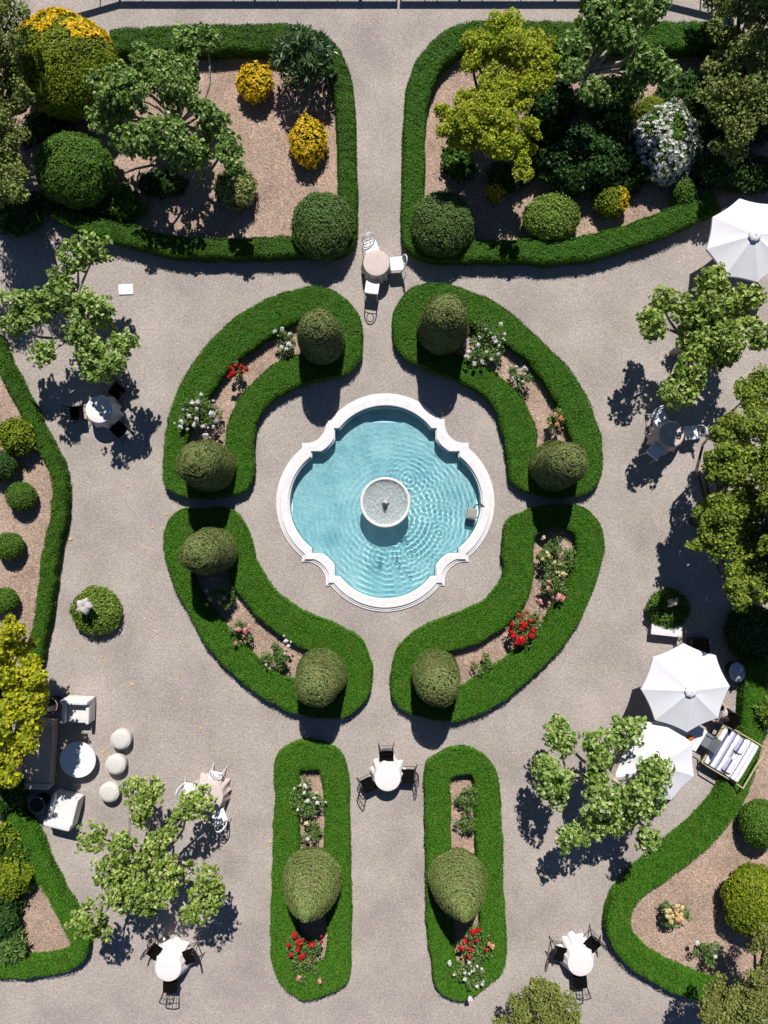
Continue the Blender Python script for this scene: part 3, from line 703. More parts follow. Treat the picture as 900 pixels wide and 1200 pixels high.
# pedestal, bowl, spout
BZ = .52
b = Buf(); lathe(b, [(.30, FLOOR), (.30, -.20), (.26, -.16), (.16, -.10), (.12, .0), (.15, .12), (.13, .18), (.20, .25), (.05, .28)], 32)
ped = b.build('pedestal', M['stone'], fr, True)
b = Buf(); lathe(b, [(.03, BZ - .28), (.24, BZ - .27), (.53, BZ - .20), (.78, BZ - .09), (.885, BZ - .03), (.905, BZ), (.895, BZ + .025), (.85, BZ + .03), (.815, BZ + .015), (.80, BZ - .02), (.73, BZ - .08), (.44, BZ - .13), (.01, BZ - .15)], 72)
bowl = b.build('bowl', M['stone'], fr, True)
b = Buf(); rr = np.linspace(0.001, .805, 30); an = np.arange(72) * 2 * PI / 72
V = []
for r_ in rr:
    p = np.column_stack([r_ * np.cos(an), r_ * np.sin(an)]); p3 = np.column_stack([p * 26, np.zeros(72)])
    V.append(np.column_stack([p, BZ - .02 + .010 * vnoise(p3, 3) + .008 * vnoise(p3 * 2, 4) + .006 * np.sin(r_ * 60) * math.exp(-r_ * 3)]))
b.add(np.concatenate(V), [(i * 72 + k, i * 72 + (k + 1) % 72, (i + 1) * 72 + (k + 1) % 72, (i + 1) * 72 + k) for i in range(29) for k in range(72)])
b.build('bowl_water', M['bowl_water'], bowl, True)
b = Buf(); lathe(b, [(.13, BZ - .14), (.12, BZ - .06), (.07, BZ), (.09, BZ + .05), (.10, BZ + .09), (.06, BZ + .13), (.035, BZ + .16), (.045, BZ + .19), (.01, BZ + .2)], 24, rmod=lambda a, z: 1 + .22 * np.cos(a * 6))
b.build('spout', M['greystone'], fr, True)
b = Buf(); k = 60; d = rdir(k); d[:, 2] = np.abs(d[:, 2])
leaves(b, d * np.array([.07, .07, .16]) * R.uniform(.2, 1, (k, 1)) + np.array([0, 0, BZ + .19]), rdir(k), R.uniform(.02, .05, k), .8)
b.build('water_jet', M['white_petal'], fr)
# skimmer at the pool edge
sx, sy, _ = P(553, 602, .1); sk = empty('pool_skimmer', (sx, sy, -.28), math.radians(-12)); tag(sk, 'small grey boxy pump hanging at the right edge of the pool', 'pool pump')
b = Buf(); rbox(b, (0, 0, .30), (.36, .42, .16), .04, 3); b.build('body', M['grey_metal'], sk)
b = Buf(); rbox(b, (0, -.02, .39), (.26, .28, .03), .012, 2); b.build('lid', M['grey_metal'], sk)
b = Buf(); tube(b, [(.02, .22, .32), (.1, .36, .36), (.24, .42, .40), (.38, .34, .44)], .022); tube(b, [(-.16, .22, .34), (-.2, .42, .36), (-.05, .5, .35)], .012); b.build('hose', M['black_metal'], sk)

#@@TREES
# ------------------------------------------------------------------ trees
PT = 'pollarded plane trees on the gravel'
def pz(cl, z, jit=.35): return [(x, y, r, (z + R.uniform(-jit, jit)) * (.72 if 825 < x < 858 and y < 180 else 1)) for x, y, r in cl]
tree('plane_tree', 'bright leafy plane tree shading the black chairs at the left', (112, 402),
     pz([(88, 300, 20), (112, 290, 19), (70, 330, 18), (75, 349, 18), (113, 366, 24), (22, 357, 20), (14, 382, 15), (50, 357, 20), (52, 413, 17), (92, 387, 20), (107, 413, 20), (140, 402, 19), (113, 432, 20), (135, 425, 14), (98, 350, 14), (35, 375, 13)], 2.5),
     'plane', .145, 1800, 1.5, .11, group=PT, seed=1, tuft=7)
tree('plane_tree', 'bright leafy plane tree above the blue-shaded table at the right', (789, 414),
     pz([(766, 380, 20), (778, 352, 17), (806, 360, 20), (838, 330, 23), (864, 354, 23), (884, 348, 16), (820, 393, 24), (850, 398, 25), (896, 393, 18), (798, 458, 22), (815, 440, 16), (786, 462, 14), (836, 362, 20), (880, 380, 13), (838, 415, 16), (828, 410, 20), (853, 412, 18), (812, 432, 18), (806, 446, 16), (815, 392, 22), (842, 408, 20)], 2.5),
     'plane_b', .15, 1800, 1.5, .11, group=PT, seed=2, tuft=7)
tree('plane_tree', 'round-clumped plane tree reaching over the lower white umbrella', (700, 893),
     pz([(660, 868, 20), (653, 850, 12), (699, 872, 19), (733, 862, 21), (745, 852, 14), (650, 918, 25), (704, 890, 18), (768, 908, 24), (708, 938, 25), (754, 937, 25), (700, 967, 20), (670, 983, 19), (760, 982, 17), (726, 962, 15), (640, 900, 16), (700, 912, 15), (738, 955, 16)], 2.5),
     'plane', .145, 1800, 1.5, .12, group=PT, seed=3, tuft=7)
tree('plane_tree', 'wide plane tree with separate leaf clumps at the lower left', (190, 986),
     pz([(155, 925, 16), (178, 927, 16), (167, 945, 17), (165, 960, 11), (107, 983, 18), (228, 940, 20), (214, 952, 14), (200, 975, 13), (140, 993, 19), (130, 1020, 22), (152, 1050, 25), (137, 1045, 18), (197, 1022, 24), (192, 1046, 18), (180, 993, 16), (240, 1032, 18), (238, 1062, 22), (222, 1072, 14), (100, 1080, 22), (118, 1090, 14), (160, 1012, 17), (172, 1062, 14), (250, 1050, 14)], 2.5),
     'plane_b', .125, 1800, 1.5, .12, group=PT, seed=4, tuft=7)
tree('plane_tree', 'dense plane tree spreading over the mulch of the top left bed', (222, 172),
     pz([(180, 78, 26), (165, 62, 14), (217, 52, 19), (240, 42, 16), (148, 108, 26), (202, 98, 28), (123, 134, 20), (160, 163, 24), (192, 157, 26), (228, 178, 20), (247, 140, 20), (266, 176, 18), (240, 128, 14), (276, 194, 11), (215, 85, 20), (140, 85, 17), (128, 110, 18), (210, 185, 16), (110, 95, 12)], 2.6, .5),
     'plane2', .145, 2300, 1.5, .12, group='plane trees in the top beds', seed=5, tuft=7)
tree('plane_tree', 'leafy plane tree overhanging the smooth hedge top, cut by the top edge', (676, 118),
     pz([(700, 17, 24), (742, 16, 26), (768, 6, 20), (677, 50, 15), (660, 68, 18), (710, 40, 18), (760, 72, 22), (780, 84, 17), (697, 104, 15), (745, 88, 18), (672, 80, 15), (720, 0, 24), (690, -12, 22), (735, 40, 16)], 2.7, .5),
     'plane2', .145, 2300, 1.5, .12, group='plane trees in the top beds', seed=6, tuft=7)
tree('maple_tree', 'golden yellow-green maple in the top right bed', (572, 165),
     pz([(590, 45, 28), (560, 70, 20), (620, 60, 22), (600, 85, 30), (575, 105, 22), (628, 95, 20), (540, 140, 22), (565, 150, 26), (595, 135, 26), (520, 135, 13), (610, 165, 20), (580, 175, 18), (545, 165, 18), (615, 190, 13), (612, 205, 10), (640, 75, 14), (635, 50, 14), (555, 45, 12), (575, 130, 26), (600, 60, 24), (610, 110, 22), (590, 165, 20), (530, 155, 16), (625, 145, 14), (570, 50, 18), (545, 120, 16)], 2.4, .4),
     'acer', .10, 2600, 1.3, .10, 'darkbark', sub=7, subr=.42, seed=7)
tree('broadleaf_tree', 'large olive-green tree crown filling the right edge beside the gravel', (815, 610),
     pz([(885, 460, 26), (875, 505, 30), (845, 505, 14), (860, 540, 28), (895, 540, 30), (835, 545, 18), (850, 590, 30), (890, 590, 34), (828, 600, 20), (835, 635, 22), (865, 640, 32), (900, 640, 36), (875, 685, 24), (860, 690, 14), (905, 690, 30), (870, 705, 12), (925, 600, 40), (925, 520, 40), (815, 640, 10), (845, 560, 16), (940, 670, 40)], 3.1, .6) + [(945, 540, 44, 4.6), (950, 590, 46, 4.7), (945, 640, 46, 4.5), (985, 570, 50, 5.2), (990, 640, 50, 5.0), (940, 500, 36, 4.2)],
     'olive', .105, 2900, 1.7, .16, 'darkbark', sub=8, subr=.4, seed=8)
tree('cedar_tree', 'olive feathery conifer at the top left edge beside the yellow dome', (30, 170),
     pz([(8, 20, 24), (0, 60, 28), (15, 100, 20), (25, 120, 16), (5, 140, 26), (12, 190, 20), (15, 220, 17), (-15, 180, 34), (-20, 100, 40), (-20, 30, 40), (0, 170, 22), (-5, 228, 20), (20, 55, 10), (12, 75, 14)], 3.2, .5) + [(-60, 30, 40, 4.6), (-45, 90, 40, 4.2), (-30, 150, 36, 4.0), (-60, 190, 40, 4.0), (0, 200, 26, 3.6), (-5, 140, 24, 3.8)],
     'cedar', .10, 1500, 1.8, .15, 'darkbark', sub=8, subr=.38, seed=9)
tree('cedar_tree', 'dark conifer at the top right corner with olive sprays', (840, 100),
     pz([(850, 10, 18), (880, 15, 26), (895, 50, 26), (868, 68, 20), (850, 62, 12), (880, 105, 18), (900, 90, 24), (845, 40, 20), (920, 20, 40), (890, 130, 22), (880, -15, 40), (840, -5, 20), (860, 100, 20), (835, 75, 18), (850, 130, 24), (835, 110, 20), (870, 150, 22), (855, 170, 20)], 2.5, .5) * 1 + [(x, y, r, z) for x, y, r, z in ((945, -70, 40, 4.6), (990, -120, 46, 5.2), (935, -130, 34, 4.8), (1000, -50, 46, 4.6), (1040, -90, 50, 5.0), (970, -20, 40, 4.0), (1025, 0, 50, 4.2), (900, -100, 26, 4.2))],
     'cedar', .11, 1100, 1.5, .16, 'darkbark', sub=8, subr=.38, seed=10)
tree('lime_leaved_tree', 'yellow-green tree leaning over the taupe sofa at the left edge', (30, 800),
     pz([(12, 735, 18), (25, 760, 15), (8, 765, 18), (45, 795, 17), (20, 800, 22), (10, 830, 20), (30, 835, 13), (5, 860, 18), (25, 862, 18), (12, 885, 18), (35, 868, 10), (8, 905, 15), (-12, 780, 26), (-15, 840, 30), (-12, 900, 26), (38, 780, 12), (15, 910, 10), (42, 822, 17), (40, 845, 12), (44, 808, 17), (36, 826, 16)], 3.0, .5),
     'limetree', .14, 1300, 1.8, .12, 'darkbark', sub=5, subr=.5, seed=11)
tree('conifer', 'pale yellow-green bushy conifer cut by the bottom edge', (630, 1172),
     pz([(635, 1175, 26), (612, 1185, 18), (655, 1180, 22), (628, 1158, 15), (640, 1210, 36), (668, 1195, 16), (600, 1205, 20), (645, 1160, 10)], 2.3, .3),
     'fuzzy', .085, 2200, 1.2, .12, 'darkbark', sub=9, subr=.38, seed=12)
tree('conifer', 'green feathery conifer in the bottom right corner beside the white rose', (868, 1172),
     pz([(850, 1170, 24), (830, 1178, 18), (875, 1160, 24), (895, 1140, 18), (880, 1190, 30), (845, 1200, 26), (905, 1175, 30), (893, 1100, 16), (905, 1110, 24)], 2.6, .4),
     'fuzzy', .085, 2000, 1.2, .12, 'darkbark', sub=9, subr=.38, seed=13)

#@@SHRUBS
# ------------------------------------------------------------------ shrubs
def blossoms(mat, n, cond, size=.11, name='blossoms'):
    def f(root, surf, dim):
        d = rdir(n * 6); d = d[cond(d)][:n]; b = Buf(); p = surf(d) * 1.0 + d * R.uniform(.0, .05, (len(d), 1))
        for k in range(5):
            leaves(b, p + rdir(len(d)) * size * .35, d + rdir(len(d)) * .6, R.uniform(.7, 1.2, len(d)) * size, .9)
        tag(b.build(name, M[mat], root), kind='stuff')
    return f
shrub('dome_shrub', 'big green dome shrub crowned with a band of yellow flowers, top left', 'shrub', 77, 78, 60, 2.4, 'goldgreen', ry=58, leaf=.085, dens=900, lump=.07, lumpf=5, square=1.15,
      extra=blossoms('yellow', 900, lambda d: (d[:, 1] > .34 + .12 * np.sin(d[:, 0] * 9)) & (d[:, 2] > -.1) & (d[:, 0] > -.8) & (np.sin(d[:, 0] * 13 + d[:, 2] * 11) > -.55), .13), seed=1)
shrub('round_shrub', 'broad dark green clipped shrub below the yellow-flowered dome', 'shrub', 88, 199, 45, 1.7, 'ball', ry=41, leaf=.075, dens=1000, lump=.06, lumpf=5, square=1.2, seed=2)
YB = 'yellow-leaved bushes'
shrub('yellow_bush', 'bright yellow bush near the top left hedge, upper of two', 'bush', 299, 97, 20, .8, 'yellow', leaf=.10, dens=700, lump=.1, lumpf=6, group=YB, seed=3, inner='goldbush' if False else 'hedge_in')
shrub('yellow_bush', 'bright yellow bush beside the central path, lower of two', 'bush', 361, 166, 20, .85, 'yellow', ry=26, leaf=.10, dens=700, lump=.11, lumpf=6, group=YB, seed=4)
shrub('variegated_bush', 'small cream-variegated bush on the mulch below the plane tree', 'bush', 276, 222, 23, .9, 'varieg', leaf=.085, dens=900, lump=.08, lumpf=5, seed=5)
shrub('round_shrub', 'round clipped grey-green ball at the left side of the path entrance', 'shrub', 378, 265, 36, 1.35, 'ball_grey', ry=38, leaf=.07, dens=1100, lump=.05, lumpf=6, seed=6)
shrub('round_shrub', 'round clipped grey-green ball at the right side of the path entrance', 'shrub', 519, 263, 36, 1.35, 'ball_grey', ry=37, leaf=.07, dens=1100, lump=.05, lumpf=6, seed=7)
shrub('round_shrub', 'bright lime round shrub in the top right bed', 'shrub', 646, 256, 33, 1.0, 'lime', ry=26, leaf=.085, dens=900, lump=.06, lumpf=5, seed=8)
shrub('yellow_bush', 'small green bush turning yellow on its right side', 'bush', 716, 235, 18, .8, 'goldgreen', leaf=.09, dens=800, lump=.06, lumpf=6, seed=9,
      extra=blossoms('yellow', 90, lambda d: (d[:, 0] > .35) & (d[:, 2] > -.2), .10, 'yellow_leaves'))
shrub('yellow_bush', 'tiny yellow bush under the golden maple', 'bush', 580, 226, 10, .5, 'yellow', leaf=.08, dens=800, lump=.06, lumpf=6, seed=10)
shrub('flowering_shrub', 'round shrub covered in white flowers in the top right bed', 'shrub', 780, 168, 36, 1.25, 'ball', ry=43, square=1.25, leaf=.09, dens=700, lump=.12, lumpf=5, seed=11,
      extra=blossoms('white_petal', 800, lambda d: (d[:, 2] > -.4) & ((d[:, 0] - .1) ** 2 + (d[:, 1] - .15) ** 2 > .10 + .12 * np.sin(d[:, 0] * 7)), .12))
shrub('round_shrub', 'small mossy green ball touching the white-flowered shrub', 'shrub', 762, 133, 17, .9, 'goldgreen', leaf=.07, dens=1000, lump=.04, seed=12)
shrub('round_shrub', 'small green ball beside the curved hedge, top right bed', 'shrub', 802, 226, 12, .8, 'ball', leaf=.07, dens=1000, lump=.04, ry=16, seed=13)
BB = 'clipped box balls in the left bed'
shrub('loose_shrub', 'loose yellow-green shrub beside the left winding hedge', 'shrub', 21, 512, 20, .9, 'goldgreen', leaf=.095, dens=700, lump=.12, lumpf=5, seed=14)
shrub('box_ball', 'clipped dark green ball at the left edge under the loose shrub', 'shrub', 3, 546, 17, .8, 'ball_dark', leaf=.06, dens=1500, lump=.025, group=BB, seed=15)
shrub('box_ball', 'clipped green ball standing fully clear, upper middle of the left bed', 'shrub', 25, 582, 16.5, .75, 'ball', leaf=.055, dens=1700, lump=.02, group=BB, seed=16)
shrub('box_ball', 'clipped green ball touching the left edge, third down the left bed', 'shrub', 11, 640, 16, .75, 'ball', leaf=.055, dens=1700, lump=.02, group=BB, seed=17)
shrub('box_ball', 'clipped green ball at the left edge above the yellow-green tree', 'shrub', 5, 704, 15, .75, 'ball', leaf=.055, dens=1700, lump=.02, group=BB, seed=18)
shrub('round_shrub', 'clipped green ball at the right edge beside the striped bench bed', 'shrub', 892, 966, 23, 1.1, 'ball', ry=28, leaf=.065, dens=1300, lump=.03, seed=19)
shrub('round_shrub', 'large yellow-green shrub at the right edge near the yellow rose', 'shrub', 887, 1056, 37, 1.5, 'goldgreen', ry=40, leaf=.08, dens=1000, lump=.09, lumpf=5, seed=20)
shrub('round_shrub', 'yellow-green shrub in the lower left bed beside the hedge corner', 'shrub', 14, 1028, 22, 1.0, 'goldgreen', leaf=.085, dens=900, lump=.12, lumpf=5, seed=21)
shrub('round_shrub', 'dark shrub at the left edge of the lower left bed', 'shrub', 2, 1075, 18, .9, 'ball_dark', ry=24, leaf=.085, dens=900, lump=.10, lumpf=5, seed=22)
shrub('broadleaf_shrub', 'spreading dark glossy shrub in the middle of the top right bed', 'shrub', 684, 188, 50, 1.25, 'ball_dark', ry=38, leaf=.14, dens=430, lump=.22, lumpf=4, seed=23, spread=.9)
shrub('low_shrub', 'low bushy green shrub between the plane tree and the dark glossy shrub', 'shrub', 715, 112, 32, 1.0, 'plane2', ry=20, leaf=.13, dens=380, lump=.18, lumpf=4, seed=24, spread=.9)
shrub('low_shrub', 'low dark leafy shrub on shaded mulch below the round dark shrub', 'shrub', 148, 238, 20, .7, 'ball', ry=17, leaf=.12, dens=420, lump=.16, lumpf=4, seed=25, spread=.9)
shrub('low_shrub', 'added dark shrub filling the shade behind the white-flowered shrub at right', 'shrub', 845, 195, 40, .9, 'ball_dark', ry=26, leaf=.12, dens=380, lump=.16, lumpf=4, seed=26, spread=.9)  # dark foliage added in place of the conifer's shade on the soil
shrub('low_shrub', 'added dark shrub filling the shade between the big dome and the left conifer', 'shrub', 55, 150, 26, .8, 'ball_dark', ry=18, leaf=.12, dens=380, lump=.16, lumpf=4, seed=27, spread=.9)  # dark foliage added where the dome's shadow falls
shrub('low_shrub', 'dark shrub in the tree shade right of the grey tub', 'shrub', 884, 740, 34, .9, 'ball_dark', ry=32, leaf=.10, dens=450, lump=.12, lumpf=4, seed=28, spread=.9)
BF = 'shaded underplanting in the beds'  # most dark shrubs below are added to stand in for deep bed shade
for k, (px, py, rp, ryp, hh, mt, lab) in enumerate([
    (648, 118, 24, 24, .9, 'ball_dark', 'added dark shrub filling the shade between the golden maple and the plane tree'),
    (640, 162, 22, 18, .8, 'ball_dark', 'added dark shrub filling the shade under the right side of the golden maple'),
    (598, 205, 26, 16, .6, 'ball_dark', 'added dark ground shrub deepening the shadow below the golden maple'),
    (740, 200, 22, 22, .8, 'ball_dark', 'added dark shrub filling the shade between glossy shrub and white-flowered shrub'),
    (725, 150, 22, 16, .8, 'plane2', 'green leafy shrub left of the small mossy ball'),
    (800, 110, 30, 22, .8, 'ball_dark', 'added dark shrub filling the conifer shade above the white-flowered shrub'),
    (835, 140, 34, 26, .8, 'ball_dark', 'added dark shrub filling the conifer shade right of the white-flowered shrub'),
    (880, 205, 40, 20, .8, 'ball_dark', 'added dark shrub filling the conifer shade near the upper right parasol'),
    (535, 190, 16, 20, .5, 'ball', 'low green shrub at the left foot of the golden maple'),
    (112, 240, 26, 14, .6, 'ball_dark', 'added dark shrub filling the shade between round dark shrub and hedge tip'),
    (60, 236, 24, 12, .6, 'ball_dark', 'added dark shrub filling the shade at the hedge tip near the left conifer'),
    (20, 255, 30, 18, .8, 'ball_dark', 'added dark shrub filling the shade under the left conifer beside the gravel'),
    (190, 215, 26, 14, .5, 'ball_dark', 'added flat dark shrub deepening the plane tree shadow, top left bed'),
    (852, 62, 26, 30, .9, 'ball_dark', 'added dark shrub filling the shade under top right conifer, nearest smooth hedge end'),
    (892, 75, 30, 34, .9, 'ball_dark', 'added dark shrub filling the shade at right edge under the top right conifer'),
    (885, 135, 30, 30, .9, 'ball_dark', 'added dark shrub filling the shade under lowest sprays of the top right conifer'),
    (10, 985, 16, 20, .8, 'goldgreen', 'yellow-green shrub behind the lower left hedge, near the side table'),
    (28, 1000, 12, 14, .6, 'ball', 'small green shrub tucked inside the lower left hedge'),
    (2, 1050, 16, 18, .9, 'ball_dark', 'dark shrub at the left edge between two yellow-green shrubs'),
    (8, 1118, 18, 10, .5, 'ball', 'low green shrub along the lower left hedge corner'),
    (10, 925, 22, 24, 1.0, 'ball_dark', 'added dark fill shrub behind the sofa end at the left edge')]):
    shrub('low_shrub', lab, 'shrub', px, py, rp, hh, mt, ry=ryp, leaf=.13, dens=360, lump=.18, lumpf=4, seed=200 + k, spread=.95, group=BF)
# glossy lance-leaved shrub
def lance(name, label, px, py, rpx, h, mat, n=26, ln=.3, group=None):
    zc = h * .6; x, y, _ = P(px, py, zc); r = L(rpx, zc); root = empty(name, (x, y, 0)); tag(root, label, 'shrub', group)
    f = Buf(); st = Buf()
    for i in range(n):
        a = i * 2.4; k = r * math.sqrt((i + .5) / n) * .85; z = h * (1 - .45 * (k / r) ** 2) * R.uniform(.85, 1.05)
        limb(st, (0, 0, .05), (k * math.cos(a), k * math.sin(a), z), .025, .008)
        m = 34; d = rdir(m); d[:, 2] = d[:, 2] * .6 + .15; d = unit(d)
        c = np.array([k * math.cos(a), k * math.sin(a), z]); t = d; p = c + t * ln * .5 * R.uniform(.5, 1, (m, 1))
        nr = unit(np.cross(t, rdir(m))); nr[nr[:, 2] < 0] *= -1; s = np.cross(nr, t)
        A = c + t * .02 + 0 * p; B = p; C = c + t * ln * R.uniform(.8, 1.1, (m, 1)) - np.array([0, 0, .05]); w = ln * .11
        V = np.stack([A, B + s * w, C, B - s * w], 1).reshape(-1, 3); f.add(V, np.arange(4 * m).reshape(m, 4))
    st.build('stems', M['darkbark'], root); f.build('foliage', M[mat], root); return root
lance('lance_leaved_shrub', 'tall glossy shrub with long leaves at the top left hedge corner', 356, 70, 40, 1.7, 'glossleaf', 44, .34)
lance('lance_leaved_shrub', 'spiky green leafed clump in the lower left bed corner', 14, 1108, 19, .7, 'rose_leaf', 12, .34)
lance('lance_leaved_shrub', 'pale green leafy plant in front of the hedge at the right edge', 899, 832, 16, 1.0, 'lime', 12, .3)

#@@ROSES
# ------------------------------------------------------------------ roses
sb = scatter_blooms
rose('small white rose beside the upper left yew cone', 334, 401, 12, [(322, 389), (331, 386), (340, 391), (338, 403), (330, 406), (337, 408), (343, 397)] and [(x, y, 'white') for x, y in [(322, 389), (331, 386), (340, 392), (338, 403), (330, 407), (336, 409), (341, 405)]])
rose('red rose in the upper left hedge ring', 277, 435, 10, [(x, y, 'red') for x, y in [(270, 431), (277, 428), (283, 430), (273, 438), (269, 441), (281, 436), (289, 433)]])
rose('large white rose bush in the left hedge ring above a yew cone', 234, 486, 22, [(x, y, 'white') for x, y in [(236, 462), (215, 480), (226, 472), (231, 480), (222, 488), (213, 494), (212, 500), (220, 503), (230, 491), (238, 500), (248, 485), (254, 493), (250, 500), (241, 510), (258, 472), (250, 470), (228, 498), (232, 471)]], h=.8)
rose('large spreading white rose beside the upper right yew cone', 568, 402, 22, [(x, y, 'white') for x, y in [(569, 386), (579, 396), (581, 400), (585, 405), (591, 391), (587, 380), (560, 405), (550, 413), (548, 418), (556, 426), (565, 424), (570, 413), (562, 395), (575, 390), (584, 415), (547, 402), (576, 421)]], h=.85)
rose('pale grey-leaved rose with few white blooms, upper right hedge ring', 610, 440, 13, [(x, y, 'white') for x, y in [(601, 443), (612, 447), (615, 432), (605, 430)]])
rose('peach rose above the yew cone at right', 652, 491, 11, [(x, y, 'peach') for x, y in [(651, 486), (657, 490), (645, 496), (653, 497)]])
rose('pale yellow rose in the shadow of the lower left yew cone', 261, 697, 14, [(x, y, 'cream') for x, y in [(242, 692), (246, 702), (263, 701), (257, 706)]])
rose('pink-budded rose in the lower left hedge ring', 282, 743, 13, [(x, y, 'pink') for x, y in [(287, 739), (286, 745), (276, 754), (292, 734), (279, 737)]])
rose('leafy rose with white blooms left of the lower left path-side cone', 323, 770, 16, [(x, y, 'white') for x, y in [(335, 751), (334, 766), (338, 757), (312, 779)]], h=.85)
rose('pale yellow rose at the top of the lower right hedge ring', 652, 650, 20, [(x, y, 'cream') for x, y in [(636, 655), (642, 651), (641, 648), (653, 671), (657, 661), (660, 672), (637, 630), (649, 659)]])
rose('soft pink rose above the red roses, lower right hedge ring', 648, 690, 17, [(x, y, 'pink') for x, y in [(643, 682), (642, 690), (656, 698), (661, 700), (659, 703), (633, 705), (629, 703), (644, 707), (654, 701)]])
rose('mass of red roses in the lower right hedge ring', 612, 737, 20, [(x, y, 'red') for x, y in [(618, 718), (626, 727), (620, 727), (614, 732), (611, 737), (615, 746), (623, 745), (607, 752), (602, 745), (609, 722), (625, 738), (598, 739), (600, 732), (612, 750)]], bs=1.15, h=.85)
rose('small flowerless rose bush beside the path-side cone, lower right', 566, 778, 11, [], h=.6)
rose('white rose at the top of the left oblong bed', 361, 935, 19, [(x, y, 'white') for x, y in [(345, 924), (357, 929), (371, 929), (361, 938), (372, 941), (349, 949), (360, 939), (382, 940), (352, 920), (369, 935), (358, 921)]], bs=.9)
rose('small rose with one yellow and one white bloom, left oblong bed', 366, 974, 12, [(359, 965, 'cream'), (360, 983, 'white')], h=.55)
rose('red rose below the left pointed cone', 354, 1110, 20, [(x, y, 'red') for x, y in [(345, 1096), (338, 1107), (349, 1113), (341, 1119), (353, 1121), (376, 1104), (365, 1106), (350, 1104), (356, 1118)]], bs=1.1)
rose('pink rose at the foot of the left oblong bed', 360, 1137, 13, [(x, y, 'pink') for x, y in [(350, 1146), (375, 1149), (362, 1126)]], h=.6)
rose('upper flowerless bush in the right oblong bed', 547, 934, 15, [], h=.65, cat='bush')
rose('lower flowerless bush in the right oblong bed', 546, 964, 12, [], h=.6, cat='bush')
rose('red rose below the right pointed cone', 558, 1108, 19, [(x, y, 'red') for x, y in [(555, 1092), (545, 1102), (558, 1102), (552, 1113), (550, 1121), (569, 1113), (542, 1110), (560, 1090)]] + [(577, 1109, 'peach'), (573, 1106, 'peach')], bs=1.1)
rose('white rose at the foot of the right oblong bed', 552, 1143, 18, [(x, y, 'white') for x, y in [(532, 1142), (545, 1140), (554, 1136), (559, 1132), (565, 1153), (551, 1170), (545, 1147), (550, 1128), (527, 1129), (559, 1155), (550, 1141)]], bs=.9)
G2 = 'roses in the right-hand bed'
rose('peach and yellow rose alone on the mulch of the lower right bed', 791, 1071, 15, sb(791, 1070, 11, 12, 'cream') + [(786, 1068, 'peach'), (794, 1076, 'peach')], group=G2)
rose('rose with two white blooms near the bottom right conifer', 827, 1117, 14, [(x, y, 'white') for x, y in [(817, 1105), (838, 1121)]], group=G2)

#@@FURNITURE
# ------------------------------------------------------------------ dining sets
def white_chair_proto():
    r = empty('garden_chair', (0, 0, 0))
    b = Buf(); rbox(b, (0, 0, .46), (.50, .48, .06), .028, 4); b.build('seat', M['white_seat'], r, True)
    for sx in (-1, 1):
        b = Buf(); tube(b, [(sx * .21, .20, .44), (sx * .25, .25, 0)], [.017, .012]); b.build('leg', M['white_metal'], r)
        b = Buf(); tube(b, [(sx * .20, -.20, .44), (sx * .24, -.34, 0)], [.017, .012]); b.build('leg', M['white_metal'], r)
    b = Buf(); pts = [(-.21, -.21, .44)] + [(-.22 * math.cos(a) * 1.0, -.25 - .10 * math.sin(a), .62 + .30 * math.sin(a)) for a in np.linspace(0, PI, 13)] + [(.21, -.21, .44)]
    tube(b, pts, .02); bf = b.build('back_frame', M['white_metal'], r, True)
    b = Buf(); tube(b, [(.125 * math.cos(a), -.30 - .04 * math.sin(a), .70 + .125 * math.sin(a)) for a in np.arange(18) * 2 * PI / 18], .013, closed=True)
    tube(b, [(-.21, -.25, .56), (0, -.26, .58), (.21, -.25, .56)], .012)
    b.build('back_ring', M['white_metal'], r, True)
    return r
def black_chair_proto():
    r = empty('garden_chair', (0, 0, 0))
    b = Buf(); rbox(b, (0, 0, .455), (.50, .48, .055), .022, 4); b.build('seat', M['black_seat'], r, True)
    for sx in (-1, 1):
        b = Buf(); tube(b, [(sx * .21, .19, .44), (sx * .29, .34, 0)], [.018, .013]); b.build('leg', M['black_metal'], r)
        b = Buf(); tube(b, [(sx * .20, -.19, .44), (sx * .29, -.36, 0)], [.018, .013]); b.build('leg', M['black_metal'], r)
    b = Buf()
    tube(b, [(-.235, .28, .12 + .04), (.235, .28, .16)], .010); tube(b, [(-.25, -.29, .17), (.25, -.29, .17)], .010)
    for sx in (-1, 1): tube(b, [(sx * .25, .27, .18), (sx * .25, -.28, .18)], .010)
    b.build('stretcher', M['black_metal'], r)
    b = Buf(); arc = lambda t, z, d: (-.25 * math.cos(t), -.22 - d - .07 * math.sin(t), z)
    tube(b, [(-.22, -.21, .45), (-.25, -.29, .84)] , .016); tube(b, [(.22, -.21, .45), (.25, -.29, .84)], .016)
    tube(b, [arc(t, .85, .08) for t in np.linspace(0, PI, 9)], .018); tube(b, [arc(t, .66, .04) for t in np.linspace(0, PI, 9)], .012)
    b.build('back_frame', M['black_metal'], r, True)
    b = Buf()
    for i in range(1, 6):
        t = i / 6 * PI; tube(b, [arc(t, .46, -.02), arc(t, .66, .04), arc(t, .85, .08)], .009)
    b.build('spindles', M['black_metal'], r)
    return r
WC, BC = white_chair_proto(), black_chair_proto(); used = set()
def chair(kind, px, py, tx, ty, label, group, turn=0):
    """seat middle at px,py (photograph), facing the table middle tx,ty"""
    pr = WC if kind == 'w' else BC
    o = pr if kind not in used else copy_tree(pr); used.add(kind)
    x, y, _ = P(px, py, .47); a, c, _ = P(tx, ty, .72)
    o.location = (x, y, 0); o.rotation_euler = (0, 0, math.atan2(c - y, a - x) - PI / 2 + math.radians(turn))
    tag(o, label, 'chair', group); return o
TZ = .72
